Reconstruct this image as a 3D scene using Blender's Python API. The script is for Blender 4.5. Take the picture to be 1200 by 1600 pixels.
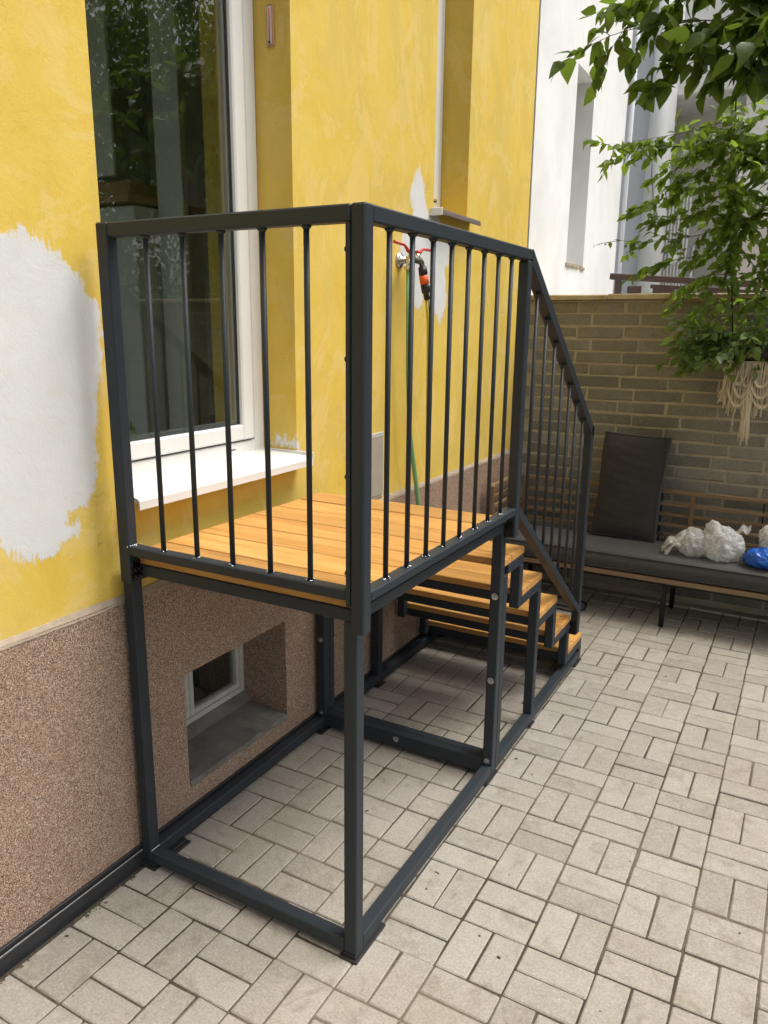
import bpy, math, random
from mathutils import Vector, Matrix, noise as mnoise

# ------------------------------------------------------------------ scene, camera, light
for o in list(bpy.data.objects):
    bpy.data.objects.remove(o, do_unlink=True)
scene = bpy.context.scene
COL = scene.collection
rnd = random.Random(7)
R = math.radians

YAW, PITCH, ROLL = .5049, .2368, .0112
CAM = Vector((.7317, -1.6403, 1.7332))
cam_d = bpy.data.cameras.new('camera')
cam_d.sensor_fit = 'HORIZONTAL'
cam_d.sensor_width = 36.0
cam_d.lens = 36.0 * 1200.14 / 1200
cam_d.clip_start = .05
cam_d.clip_end = 500
cam = bpy.data.objects.new('camera', cam_d)
COL.objects.link(cam)
cy, sy, cp, sp = math.cos(YAW), math.sin(YAW), math.cos(PITCH), math.sin(PITCH)
fwd = Vector((-sy * cp, cy * cp, -sp))
rt = Vector((cy, sy, 0))
up = rt.cross(fwd)
r2 = math.cos(ROLL) * rt + math.sin(ROLL) * up
u2 = -math.sin(ROLL) * rt + math.cos(ROLL) * up
cam.matrix_world = Matrix(((r2.x, u2.x, -fwd.x, CAM.x), (r2.y, u2.y, -fwd.y, CAM.y),
                           (r2.z, u2.z, -fwd.z, CAM.z), (0, 0, 0, 1)))
scene.camera = cam

SUN_EL, SUN_AZ = R(64), R(68)          # azimuth measured from +Y towards +X
world = bpy.data.worlds.new('World')
scene.world = world
world.use_nodes = True
wn = world.node_tree
bg = wn.nodes['Background']
sky = wn.nodes.new('ShaderNodeTexSky')
sky.sky_type = 'NISHITA'
sky.sun_disc = False
sky.sun_elevation = SUN_EL
sky.sun_rotation = SUN_AZ
sky.air_density = 1.0
sky.dust_density = 6.0
sky.ozone_density = 1.0
hsv = wn.nodes.new('ShaderNodeHueSaturation')      # thin overcast: the blue is washed out
hsv.inputs['Saturation'].default_value = .25
wn.links.new(sky.outputs[0], hsv.inputs['Color'])
wn.links.new(hsv.outputs[0], bg.inputs['Color'])
bg.inputs['Strength'].default_value = .10

sun_d = bpy.data.lights.new('sun', 'SUN')
sun_d.energy = 1.5
sun_d.angle = R(32)
sun_d.color = (1, .95, .87)
sun = bpy.data.objects.new('sun', sun_d)
COL.objects.link(sun)
sd = Vector((math.sin(SUN_AZ) * math.cos(SUN_EL), math.cos(SUN_AZ) * math.cos(SUN_EL), math.sin(SUN_EL)))
sun.rotation_euler = sd.to_track_quat('Z', 'Y').to_euler()
sun.location = (6, 6, 9)

scene.view_settings.view_transform = 'Standard'
scene.view_settings.look = 'None'
scene.view_settings.gamma = 1
scene.view_settings.use_curve_mapping = False
scene.view_settings.exposure = .98
scene.render.engine = 'CYCLES'
scene.cycles.use_adaptive_sampling = True
scene.cycles.adaptive_threshold = .025
scene.cycles.max_bounces = 6
scene.cycles.diffuse_bounces = 3
scene.cycles.transmission_bounces = 3
scene.cycles.transparent_max_bounces = 8

# ------------------------------------------------------------------ mesh helpers
class MB:
    def __init__(s):
        s.v = []; s.f = []; s.sm = []

    def add(s, vs, fs, smooth=False, mat=None):
        o = len(s.v)
        s.v += [tuple(mat @ Vector(p)) if mat else tuple(p) for p in vs]
        s.f += [tuple(o + i for i in f) for f in fs]
        s.sm += [smooth] * len(fs)
        return s

    def box(s, x0, x1, y0, y1, z0, z1, b=0.0, mat=None):
        lo, hi = (x0, y0, z0), (x1, y1, z1)
        b = min(b, .45 * min(hi[i] - lo[i] for i in range(3)))
        if b <= 0:
            vs = [((x1 if i & 1 else x0), (y1 if i & 2 else y0), (z1 if i & 4 else z0)) for i in range(8)]
            return s.add(vs, [(0, 2, 3, 1), (4, 5, 7, 6), (0, 1, 5, 4), (2, 6, 7, 3), (0, 4, 6, 2), (1, 3, 7, 5)], mat=mat)
        vs = []
        for i in range(8):
            for a in range(3):
                p = []
                for k in range(3):
                    e = hi[k] if i >> k & 1 else lo[k]
                    if k != a:
                        e += -b if i >> k & 1 else b
                    p.append(e)
                vs.append(p)
        fs = []
        for a in range(3):
            k1, k2 = (a + 1) % 3, (a + 2) % 3
            for sgn in (0, 1):
                q = [sgn << a | u << k1 | w << k2 for u, w in ((0, 0), (1, 0), (1, 1), (0, 1))]
                q = [i * 3 + a for i in q]
                fs.append(q if sgn else q[::-1])
        for a in range(3):
            k1, k2 = (a + 1) % 3, (a + 2) % 3
            for u in (0, 1):
                for w in (0, 1):
                    i0 = u << k1 | w << k2; i1 = i0 | 1 << a
                    q = [i0 * 3 + k1, i0 * 3 + k2, i1 * 3 + k2, i1 * 3 + k1]
                    fs.append(q if u ^ w else q[::-1])
        for i in range(8):
            q = [i * 3, i * 3 + 1, i * 3 + 2]
            fs.append(q if bin(i).count('1') % 2 else q[::-1])
        return s.add(vs, fs, mat=mat)

    def bar(s, p0, p1, w, h, b=.003, upv=(1, 0, 0)):
        """rectangular tube from p0 to p1; w is its size along upv, h across"""
        p0, p1 = Vector(p0), Vector(p1)
        d = (p1 - p0); L = d.length; d.normalize()
        x = Vector(upv); x = (x - d * x.dot(d)).normalized(); y = d.cross(x)
        m = Matrix(((x.x, y.x, d.x, p0.x), (x.y, y.y, d.y, p0.y), (x.z, y.z, d.z, p0.z), (0, 0, 0, 1)))
        return s.box(-w / 2, w / 2, -h / 2, h / 2, 0, L, b, m)

    def tube(s, pts, rad, n=8, cap=True, smooth=True):
        pts = [Vector(p) for p in pts]
        rr = rad if isinstance(rad, (list, tuple)) else [rad] * len(pts)
        vs, fs = [], []
        ref = None
        for i, p in enumerate(pts):
            d = (pts[min(i + 1, len(pts) - 1)] - pts[max(i - 1, 0)]).normalized()
            if ref is None:
                ref = Vector((0, 0, 1)) if abs(d.z) < .9 else Vector((1, 0, 0))
            x = (ref - d * ref.dot(d)).normalized(); y = d.cross(x); ref = x
            for k in range(n):
                a = 2 * math.pi * k / n
                vs.append(p + rr[i] * (math.cos(a) * x + math.sin(a) * y))
        for i in range(len(pts) - 1):
            for k in range(n):
                k2 = (k + 1) % n
                fs.append((i * n + k, i * n + k2, (i + 1) * n + k2, (i + 1) * n + k))
        s.add(vs, fs, smooth)
        if cap:
            o = len(s.v) - len(vs)
            s.f += [tuple(o + k for k in range(n))[::-1], tuple(o + (len(pts) - 1) * n + k for k in range(n))]
            s.sm += [False, False]
        return s

    def lathe(s, prof, mat=None, n=20, smooth=True):
        vs, fs = [], []
        for r, z in prof:
            for k in range(n):
                a = 2 * math.pi * k / n
                vs.append((r * math.cos(a), r * math.sin(a), z))
        for i in range(len(prof) - 1):
            for k in range(n):
                k2 = (k + 1) % n
                fs.append((i * n + k, i * n + k2, (i + 1) * n + k2, (i + 1) * n + k))
        fs.append(tuple(range(n))[::-1]); fs.append(tuple((len(prof) - 1) * n + k for k in range(n)))
        return s.add(vs, fs, smooth, mat)

    def mesh(s, name, m, centre=True):
        c = Vector((0, 0, 0))
        if centre and s.v:
            c = Vector([(min(p[i] for p in s.v) + max(p[i] for p in s.v)) / 2 for i in range(3)])
        me = bpy.data.meshes.new(name)
        me.from_pydata([(p[0] - c.x, p[1] - c.y, p[2] - c.z) for p in s.v], [], s.f)
        me.polygons.foreach_set('use_smooth', s.sm)
        me.materials.append(m)
        me.update()
        return me, c


WPOS = {}

def link(name, data, loc, parent=None):
    o = bpy.data.objects.new(name, data)
    COL.objects.link(o)
    loc = Vector(loc)
    if parent:
        o.parent = parent
        o.location = loc - WPOS[parent.name]
    else:
        o.location = loc
    WPOS[o.name] = loc
    return o

def tag(o, label=None, cat=None, group=None, kind=None):
    if label: o['label'] = label
    if cat: o['category'] = cat
    if group: o['group'] = group
    if kind: o['kind'] = kind
    return o

def obj(name, mb, mat, parent=None, **k):
    me, c = mb.mesh(name, mat)
    return tag(link(name, me, c, parent), **k)

def thing(name, label, cat, loc=(0, 0, 0), group=None):
    return tag(link(name, None, loc), label, cat, group)

# ------------------------------------------------------------------ shader helpers
class G:
    def __init__(s, name):
        s.m = bpy.data.materials.new(name)
        s.m.use_nodes = True
        s.t = s.m.node_tree
        s.b = s.t.nodes['Principled BSDF']
        s.out = s.t.nodes['Material Output']
        s._p = None

    def n(s, typ, props=None, **ins):
        nd = s.t.nodes.new('ShaderNode' + typ)
        for k, v in (props or {}).items():
            setattr(nd, k, v)
        for k, v in ins.items():
            s.set(nd.inputs[int(k[1:]) if k[0] == '_' else k.replace('_', ' ')], v)
        return nd

    def set(s, sock, v):
        if isinstance(v, bpy.types.NodeSocket):
            s.t.links.new(v, sock)
        elif isinstance(v, bpy.types.Node):
            s.t.links.new(v.outputs[0], sock)
        elif isinstance(v, (tuple, list)) and len(v) == 3 and sock.type == 'RGBA':
            sock.default_value = (*v, 1)
        else:
            sock.default_value = v

    def math(s, op, a, b=0.0, c=0.0, clamp=False):
        return s.n('Math', {'operation': op, 'use_clamp': clamp}, _0=a, _1=b, _2=c).outputs[0]

    def pos(s):
        if s._p is None:
            s._p = s.n('NewGeometry').outputs['Position']
        return s._p

    def island(s):
        oi = s.n('ObjectInfo').outputs['Random']
        gi = s.n('NewGeometry').outputs['Random Per Island']
        return s.math('FRACT', s.math('ADD', s.math('MULTIPLY', oi, 7.31), s.math('MULTIPLY', gi, 5.17)))

    def scaled(s, sc, vec=None, off=None):
        v = s.n('VectorMath', {'operation': 'MULTIPLY'}, _0=vec or s.pos(), _1=sc).outputs[0]
        if off is not None:
            c = s.n('CombineXYZ', None, X=off, Y=off, Z=off)
            v = s.n('VectorMath', {'operation': 'ADD'}, _0=v, _1=c.outputs[0]).outputs[0]
        return v

    def noise(s, scale, detail=3, rough=.5, vec=None, dist=0, color=False):
        nd = s.n('TexNoise', None, Vector=vec or s.pos(), Scale=scale, Detail=detail, Roughness=rough, Distortion=dist)
        return nd.outputs['Color' if color else 0]

    def vor(s, scale, vec=None, feature='F1', out='Distance', rand=1.0):
        nd = s.n('TexVoronoi', {'feature': feature}, Vector=vec or s.pos(), Scale=scale, Randomness=rand)
        return nd.outputs[out]

    def ramp(s, fac, stops, interp='LINEAR'):
        nd = s.n('ValToRGB', None, Fac=fac)
        cr = nd.color_ramp
        cr.interpolation = interp
        while len(cr.elements) < len(stops):
            cr.elements.new(.5)
        for e, (p, c) in zip(cr.elements, stops):
            e.position = p
            e.color = (*c, 1) if isinstance(c, (tuple, list)) else (c, c, c, 1)
        return nd.outputs[0]

    def step(s, v, a, b):
        return s.n('MapRange', {'interpolation_type': 'SMOOTHSTEP'}, _0=v, _1=a, _2=b, _3=0.0, _4=1.0).outputs[0]

    def mix(s, fac, a, b, blend='MIX'):
        nd = s.n('Mix', {'data_type': 'RGBA', 'blend_type': blend})
        s.set(nd.inputs[0], fac); s.set(nd.inputs[6], a); s.set(nd.inputs[7], b)
        return nd.outputs[2]

    def bump(s, h, strength=.3, dist=.002, normal=None):
        nd = s.n('Bump', None, Height=h, Strength=strength, Distance=dist)
        if normal is not None:
            s.set(nd.inputs['Normal'], normal)
        return nd.outputs[0]

    def fin(s, col=None, rough=None, normal=None, **k):
        if col is not None: s.set(s.b.inputs['Base Color'], col)
        if rough is not None: s.set(s.b.inputs['Roughness'], rough)
        if normal is not None: s.set(s.b.inputs['Normal'], normal)
        for a, v in k.items():
            s.set(s.b.inputs[a.replace('_', ' ')], v)
        return s.m

M = {}

def plain(name, col, rough=.5, metal=0.0, var=.0, scale=30, bump=0.0):
    g = G(name)
    c = col
    if var:
        nz = g.noise(scale, 4, .6)
        c = g.mix(nz, tuple(x * (1 - var) for x in col), tuple(min(1, x * (1 + var)) for x in col))
    nm = g.bump(g.noise(scale * 6, 3), bump, .002) if bump else None
    rr = rough
    if var:
        rr = g.math('ADD', rough - .08, g.math('MULTIPLY', g.noise(scale * 1.7, 3), .16))
    M[name] = g.fin(c, rr, nm, Metallic=metal)
    return M[name]

# --- yellow plaster with white primer patches
def yellow_wall():
    g = G('yellow_plaster')
    P = g.pos()
    big = g.noise(1.3, 4, .6)
    mid = g.noise(5, 4, .62, dist=.6)
    c = g.ramp(mid, [(.28, (.62, .425, .058)), (.46, (.65, .46, .076)), (.60, (.665, .485, .100)), (.75, (.64, .48, .135))])
    streak = g.noise(1, 4, .65, vec=g.scaled((3.2, 3.6, 2.0)), dist=1.2)
    c = g.mix(g.math('MULTIPLY', g.step(streak, .47, .62), .6), c, (.56, .42, .10))
    c = g.mix(g.math('MULTIPLY', g.step(g.noise(1, 4, .65, vec=g.scaled((2.6, 2.8, 1.9), off=7.0), dist=2.2), .53, .58), .5), c, (.69, .52, .19))
    c = g.mix(g.math('MULTIPLY', g.step(big, .5, .7), .5), c, (.70, .49, .105))
    # worn scrapes: short darker nicks
    nick = g.noise(1, 3, .6, vec=g.scaled((60, 55, 24)))
    nickm = g.math('MULTIPLY', g.step(nick, .735, .76), g.step(g.noise(2.1, 2), .48, .56))
    c = g.mix(nickm, c, (.36, .26, .10))
    ck = g.noise(2.3, 4, .6, dist=1.0)
    ckm = g.math('MULTIPLY', g.math('LESS_THAN', g.math('ABSOLUTE', g.math('SUBTRACT', ck, .5)), .0022), g.step(g.noise(1.1, 2), .52, .6))
    c = g.mix(g.math('MULTIPLY', ckm, .6), c, (.40, .27, .06))
    fine = g.noise(90, 4, .7)
    c = g.mix(.10, c, g.ramp(fine, [(.3, (.5, .3, .05)), (.7, (.8, .56, .17))]))
    # white primer patches, brushed on
    warp = g.n('VectorMath', {'operation': 'MULTIPLY'},
               _0=g.n('VectorMath', {'operation': 'SUBTRACT'}, _0=g.noise(7, 4, .6, color=True), _1=(.5, .5, .5)).outputs[0],
               _1=(.0, .15, .16)).outputs[0]
    warp2 = g.n('VectorMath', {'operation': 'MULTIPLY'},
                _0=g.n('VectorMath', {'operation': 'SUBTRACT'}, _0=g.noise(45, 4, .7, color=True), _1=(.5, .5, .5)).outputs[0],
                _1=(.0, .030, .034)).outputs[0]
    w = g.n('VectorMath', {'operation': 'ADD'}, _0=warp, _1=warp2).outputs[0]
    q = g.n('SeparateXYZ', None, Vector=g.n('VectorMath', {'operation': 'ADD'}, _0=P, _1=w).outputs[0])
    d = None
    for cy_, cz, ry, rz in ((-.335, 1.66, .255, .30), (-.30, 1.50, .19, .30), (-.36, 1.30, .125, .21), (-.42, 1.7, .2, .24),
                            (-.215, 1.27, .05, .045), (-.27, 1.165, .055, .03), (-.33, 1.13, .045, .05),
                            (1.975, 2.10, .265, .19), (1.885, 2.27, .085, .18), (2.15, 1.93, .095, .16), (1.90, 1.94, .07, .13),
                            (.865, 1.262, .012, .03)):
        a = g.math('DIVIDE', g.math('SUBTRACT', q.outputs['Y'], cy_), ry)
        b = g.math('DIVIDE', g.math('SUBTRACT', q.outputs['Z'], cz), rz)
        e = g.math('SUBTRACT', 1.0, g.math('SQRT', g.math('ADD', g.math('MULTIPLY', a, a), g.math('MULTIPLY', b, b))))
        e = g.math('MULTIPLY', e, min(ry, rz))
        d = e if d is None else g.math('MAXIMUM', d, e)
    brush = g.noise(1, 4, .7, vec=g.scaled((40, 130, 22)))
    m = g.step(g.math('ADD', d, g.math('MULTIPLY', g.math('SUBTRACT', brush, .5), .055)), -.006, .010)
    m = g.math('MULTIPLY', m, g.math('ADD', .95, g.math('MULTIPLY', g.step(g.noise(18, 4, .7), .4, .55), .05)))
    wh = g.mix(g.noise(6, 4), (.56, .565, .57), (.68, .68, .675))
    c = g.mix(m, c, wh)
    roller = g.noise(160, 3, .6)
    lump = g.noise(11, 4, .62, dist=.8)
    h = g.math('ADD', g.math('MULTIPLY', roller, .55), g.math('MULTIPLY', lump, 1.3))
    h = g.math('SUBTRACT', h, g.math('ADD', g.math('MULTIPLY', nickm, .8), g.math('MULTIPLY', ckm, .8)))
    h = g.math('ADD', h, g.math('MULTIPLY', m, .4))
    M['yellow'] = g.fin(c, .82, g.bump(h, .35, .004), Specular_IOR_Level=.3)
yellow_wall()

def mosaic():
    g = G('mosaic_plaster')
    v = g.n('TexVoronoi', None, Vector=g.pos(), Scale=470.0, Randomness=1.0)
    sepc = g.n('SeparateColor', None, Color=v.outputs['Color'])
    c = g.ramp(sepc.outputs[0], [(0, (.075, .048, .036)), (.18, (.16, .095, .065)), (.34, (.30, .190, .130)), (.58, (.40, .275, .195)),
                                 (.8, (.50, .37, .275)), (.93, (.64, .54, .45))], 'CONSTANT')
    big = g.noise(2.5, 4, .6)
    c = g.mix(g.math('MULTIPLY', g.step(big, .45, .75), .25), c, (.20, .13, .09))
    M['mosaic'] = g.fin(c, .55, g.bump(g.math('SUBTRACT', 1.0, v.outputs['Distance']), .5, .0025))
mosaic()

def steel():
    g = G('anthracite_steel')
    nz = g.noise(7, 4, .6)
    c = g.mix(nz, (.017, .023, .030), (.023, .030, .038))
    sm = g.noise(2.5, 4, .7)
    M['steel'] = g.fin(c, g.math('ADD', .42, g.math('MULTIPLY', sm, .2)), g.bump(g.noise(420, 2), .05, .001), Specular_IOR_Level=.36)
steel()

def wood(name, dark, mid, light, axis=0, rough=.5, sc=1.0):
    g = G(name)
    r = g.math('MULTIPLY', g.island(), 37.0)
    s = [70 * sc] * 3; s[axis] = 3.2 * sc
    grain = g.noise(1, 4, .62, vec=g.scaled(tuple(s), off=r), dist=.35)
    s2 = [16 * sc] * 3; s2[axis] = 1.1 * sc
    bandv = g.noise(1, 4, .55, vec=g.scaled(tuple(s2), off=r), dist=1.6)
    ring = g.math('FRACT', g.math('MULTIPLY', bandv, 7.0))
    c = g.ramp(g.math('ADD', g.math('MULTIPLY', grain, .6), g.math('MULTIPLY', bandv, .45)), [(.32, dark), (.5, mid), (.7, light)])
    c = g.mix(g.math('MULTIPLY', g.step(ring, .75, 1.0), .28), c, dark)
    k = [4.5 * sc] * 3; k[axis] = 2.2 * sc; 
    kn = g.vor(1, vec=g.scaled(tuple(k), off=r))
    c = g.mix(g.math('MULTIPLY', g.step(kn, .11, .03), .8), c, tuple(x * .35 for x in dark))
    tone = g.math('ADD', .80, g.math('MULTIPLY', g.island(), .34))
    c = g.mix(1.0, c, g.n('CombineXYZ', None, X=tone, Y=tone, Z=tone).outputs[0], 'MULTIPLY')
    M[name] = g.fin(c, g.math('ADD', rough - .1, g.math('MULTIPLY', grain, .22)), g.bump(g.math('ADD', grain, g.math('MULTIPLY', ring, .15)), .22, .0015))
wood('deck_wood', (.34, .150, .034), (.52, .262, .068), (.635, .365, .12), 0, .5)
wood('bench_wood_x', (.15, .092, .045), (.225, .145, .075), (.30, .20, .11), 0, .6)
wood('bench_wood_z', (.12, .072, .036), (.19, .118, .06), (.25, .16, .085), 2, .6)

def paver():
    g = G('concrete_paver')
    r = g.island()
    base = g.ramp(r, [(0, (.235, .216, .188)), (.3, (.278, .257, .226)), (.7, (.298, .277, .244)), (1, (.325, .302, .267))])
    big = g.noise(2.2, 4, .65)
    c = g.mix(g.math('MULTIPLY', g.step(big, .42, .68), .5), base, (.225, .20, .155))
    sp_ = g.noise(140, 3, .7)
    c = g.mix(.28, c, g.ramp(sp_, [(.32, (.10, .088, .068)), (.5, (.285, .26, .215)), (.68, (.51, .475, .41))]))
    st = g.noise(11, 4, .7, dist=.8)
    c = g.mix(g.math('MULTIPLY', g.step(st, .5, .72), .5), c, (.16, .138, .10))
    md = g.noise(26, 4, .6)
    c = g.mix(g.math('MULTIPLY', g.step(md, .5, .7), .25), c, (.42, .39, .33))
    dot = g.math('MULTIPLY', g.math('LESS_THAN', g.vor(13), .045), g.step(g.noise(3.3, 2), .52, .6))
    c = g.mix(g.math('MULTIPLY', dot, .8), c, (.07, .06, .045))
    wdot = g.math('MULTIPLY', g.math('LESS_THAN', g.vor(17), .03), g.step(g.noise(4.7, 2), .55, .6))
    c = g.mix(g.math('MULTIPLY', wdot, .8), c, (.65, .63, .6))
    h = g.math('ADD', g.math('MULTIPLY', sp_, .6), g.noise(25, 4, .6))
    M['paver'] = g.fin(c, .85, g.bump(h, .35, .0025), Specular_IOR_Level=.3)
    g = G('joint_sand')
    c = g.mix(g.step(g.math('ADD', g.math('MULTIPLY', g.noise(1.4, 3), .75), g.math('MULTIPLY', g.noise(60, 4, .7), .25)), .42, .6), (.040, .032, .021), (.135, .112, .078))
    M['sand'] = g.fin(c, .95, g.bump(g.noise(200, 3), .5, .003))
paver()

def brick():
    g = G('grey_brick')
    r = g.island()
    base = g.ramp(r, [(0, (.145, .140, .113)), (.3, (.192, .186, .152)), (.6, (.228, .216, .178)), (1, (.285, .272, .23))])
    st = g.noise(9, 4, .7, dist=.5)
    c = g.mix(g.math('MULTIPLY', g.step(st, .5, .72), .5), base, (.115, .110, .082))
    sp_ = g.noise(120, 3, .7)
    c = g.mix(.36, c, g.ramp(sp_, [(.3, (.05, .047, .034)), (.5, (.19, .18, .145)), (.7, (.40, .38, .32))]))
    c = g.mix(g.math('MULTIPLY', g.step(g.noise(2.2, 4, .65), .48, .66), .45), c, (.10, .098, .066))
    wdot = g.math('MULTIPLY', g.math('LESS_THAN', g.vor(9), .04), g.step(g.noise(3.1, 2), .5, .55))
    c = g.mix(g.math('MULTIPLY', wdot, .6), c, (.5, .48, .42))
    M['brick'] = g.fin(c, .85, g.bump(g.math('ADD', sp_, g.math('MULTIPLY', st, 1.2)), .4, .003))
    g = G('mortar')
    c = g.mix(g.noise(12, 4, .7), (.25, .222, .16), (.48, .43, .32))
    M['mortar'] = g.fin(c, .92, g.bump(g.noise(120, 4, .7), .6, .004))
    g = G('coping_stone')
    c = g.ramp(g.noise(9, 4, .7, dist=.7), [(.3, (.25, .19, .11)), (.5, (.44, .36, .24)), (.75, (.55, .48, .36))])
    M['coping'] = g.fin(c, .85, g.bump(g.noise(60, 4, .7), .5, .004))
brick()

def white_plaster():
    g = G('white_plaster')
    a = g.noise(1.6, 4, .65, dist=.4)
    c = g.ramp(a, [(.3, (.68, .685, .68)), (.55, (.78, .78, .775)), (.75, (.82, .82, .81))])
    stn = g.noise(1, 4, .7, vec=g.scaled((5, 5, .9)))
    c = g.mix(g.math('MULTIPLY', g.step(stn, .55, .8), .3), c, (.50, .50, .48))
    M['white'] = g.fin(c, .85, g.bump(g.noise(40, 4, .6), .3, .004), Specular_IOR_Level=.3)
white_plaster()

def fabric(name, a, b, sc=(260, 260, 260), wrinkle=.0, axis_sc=None):
    g = G(name)
    w = g.noise(1, 3, .6, vec=g.scaled(sc))
    hea = g.noise(1, 4, .6, vec=g.scaled(axis_sc or (60, 60, 60)))
    c = g.mix(g.math('ADD', g.math('MULTIPLY', w, .5), g.math('MULTIPLY', hea, .5)), a, b)
    h = w
    if wrinkle:
        h = g.math('ADD', g.math('MULTIPLY', w, .25), g.math('MULTIPLY', g.noise(1, 4, .6, vec=g.scaled((4, 4, 34)), dist=.6), wrinkle))
    M[name] = g.fin(c, .9, g.bump(h, .6, .004), Specular_IOR_Level=.2, Sheen_Weight=.15)
fabric('pillow_fabric', (.022, .021, .020), (.056, .053, .050), (200, 200, 200), 1.2)
fabric('seat_fabric', (.026, .026, .027), (.088, .085, .081), (90, 260, 260), 0, (30, 12, 30))

plain('pvc', (.66, .66, .64), .32, 0, .05, 8)
plain('pvc_sill', (.66, .65, .615), .38, 0, .05, 5)
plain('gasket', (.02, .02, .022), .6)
plain('spacer', (.30, .30, .30), .4, .4)
plain('bolt_black', (.012, .012, .013), .25, .6)
plain('bolt_zinc', (.45, .47, .5), .25, 1.0)
plain('weld', (.50, .53, .57), .12, 1.0, .2, 300)
plain('rubber', (.014, .014, .016), .55)
plain('skirting', (.020, .022, .026), .42, 0, .3, 20, .2)
plain('sealant', (.42, .41, .39), .5, 0, .25, 60)
plain('ledge', (.36, .29, .22), .9, 0, .35, 25, .5)
plain('grey_slab', (.15, .14, .125), .8, 0, .6, 14, .8)
plain('old_white_paint', (.50, .49, .46), .6, 0, .25, 30, .3)
plain('dark_room', (.50, .49, .44), .9, 0, .2, 2)
plain('room_white', (.74, .74, .70), .7, 0, .1, 3)
plain('room_floor', (.20, .17, .13), .7, 0, .2, 5)
plain('beige_panel', (.34, .31, .25), .6, 0, .1, 12)
plain('brass_chrome', (.55, .54, .52), .22, 1.0, .1, 40)
plain('red_paint', (.50, .045, .04), .4)
plain('orange_plastic', (.80, .13, .03), .4)
plain('black_plastic', (.015, .014, .013), .45)
plain('green_hose', (.16, .36, .17), .45, 0, .15, 20)
plain('yellow_hose', (.50, .40, .04), .4, 0, .15, 20)
plain('thermo_wood', (.42, .24, .12), .6, 0, .15, 60)
plain('thermo_white', (.60, .55, .48), .5)
plain('brown_metal', (.060, .034, .030), .5, 0, .2, 12)
plain('pale_pink', (.56, .50, .47), .85, 0, .08, 3, .2)
plain('bluish_white', (.64, .66, .71), .7, 0, .06, 3)
plain('porch_shade', (.72, .71, .67), .85, 0, .1, 2)
plain('bark', (.10, .082, .062), .9, 0, .45, 22, .8)
plain('twig', (.075, .062, .035), .8, 0, .3, 40)
plain('cotton', (.55, .475, .34), .95, 0, .25, 45, .4)
plain('pot_dark', (.045, .022, .018), .5, 0, .3, 20)
plain('blue_plastic', (.01, .10, .46), .22, 0, .35, 20, .9)
plain('debris', (.075, .052, .03), .9, 0, .5, 60)
plain('moss', (.07, .10, .03), .9, 0, .5, 60)
plain('aluminium_brown', (.20, .16, .15), .4, .3, .15, 10)
plain('grass_ground', (.05, .06, .03), .95, 0, .4, 3)

def glass(name, tint=(1, 1, 1)):
    g = G(name)
    fr = g.n('Fresnel', None, IOR=1.52).outputs[0]
    fr2 = g.math('MULTIPLY', fr, 2.5, clamp=True)      # two panes, four surfaces
    tr = g.n('BsdfTransparent', None, Color=tint)
    gl = g.n('BsdfGlossy', None, Color=(1, 1, 1), Roughness=0.0)
    bf = g.math('SUBTRACT', 1.0, g.n('NewGeometry').outputs['Backfacing'])   # count the reflection once per sheet
    mx = g.n('MixShader', None, _0=g.math('MULTIPLY', fr2, bf), _1=tr, _2=gl)
    g.t.links.new(mx.outputs[0], g.out.inputs['Surface'])
    M[name] = g.m
glass('glass', (.80, .84, .82))

def bagmat(name, col):
    g = G(name)
    tr = g.n('BsdfTransparent', None, Color=(1, 1, 1))
    crink = g.math('ABSOLUTE', g.math('SUBTRACT', g.noise(30, 4, .7, dist=1.4), .5))
    nm = g.bump(crink, .9, .025)
    g.fin(g.mix(crink, tuple(x * .85 for x in col), col), .08, nm, Specular_IOR_Level=.8)
    tl = g.n('BsdfTranslucent', None, Color=col)
    m1 = g.n('MixShader', None, _0=.38, _1=g.b.outputs[0], _2=tl.outputs[0])
    al = g.step(g.noise(22, 4, .7, dist=1.5), .40, .60)
    m2 = g.n('MixShader', None, _0=g.math('MULTIPLY', al, .42), _1=m1.outputs[0], _2=tr.outputs[0])
    g.t.links.new(m2.outputs[0], g.out.inputs['Surface'])
    M[name] = g.m
bagmat('bag_white', (.96, .96, .95))

def leafmat(name, a, b, tl):
    g = G(name)
    r = g.island()
    c = g.mix(r, a, b)
    c = g.mix(g.math('MULTIPLY', g.noise(35, 3), .5), c, tuple(x * .55 for x in a))
    g.fin(c, .42, g.bump(g.noise(90, 3), .25, .002), Specular_IOR_Level=.4)
    t = g.n('BsdfTranslucent', None, Color=g.mix(r, tl, tuple(x * .6 for x in tl)))
    mx = g.n('MixShader', None, _0=.46, _1=g.b.outputs[0], _2=t.outputs[0])
    g.t.links.new(mx.outputs[0], g.out.inputs['Surface'])
    M[name] = g.m
leafmat('tree_leaf', (.040, .080, .014), (.095, .16, .026), (.20, .31, .032))
leafmat('vine_leaf', (.062, .122, .018), (.18, .28, .042), (.32, .47, .05))
leafmat('pot_leaf', (.062, .118, .028), (.19, .28, .085), (.24, .37, .055))

def camo():
    g = G('camouflage_fabric')
    c = g.ramp(g.noise(22, 2, .5, dist=.6), [(.3, (.05, .06, .03)), (.45, (.12, .14, .06)), (.58, (.20, .20, .10)), (.7, (.06, .07, .03))], 'CONSTANT')
    M['camo'] = g.fin(c, .9)
camo()

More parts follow.
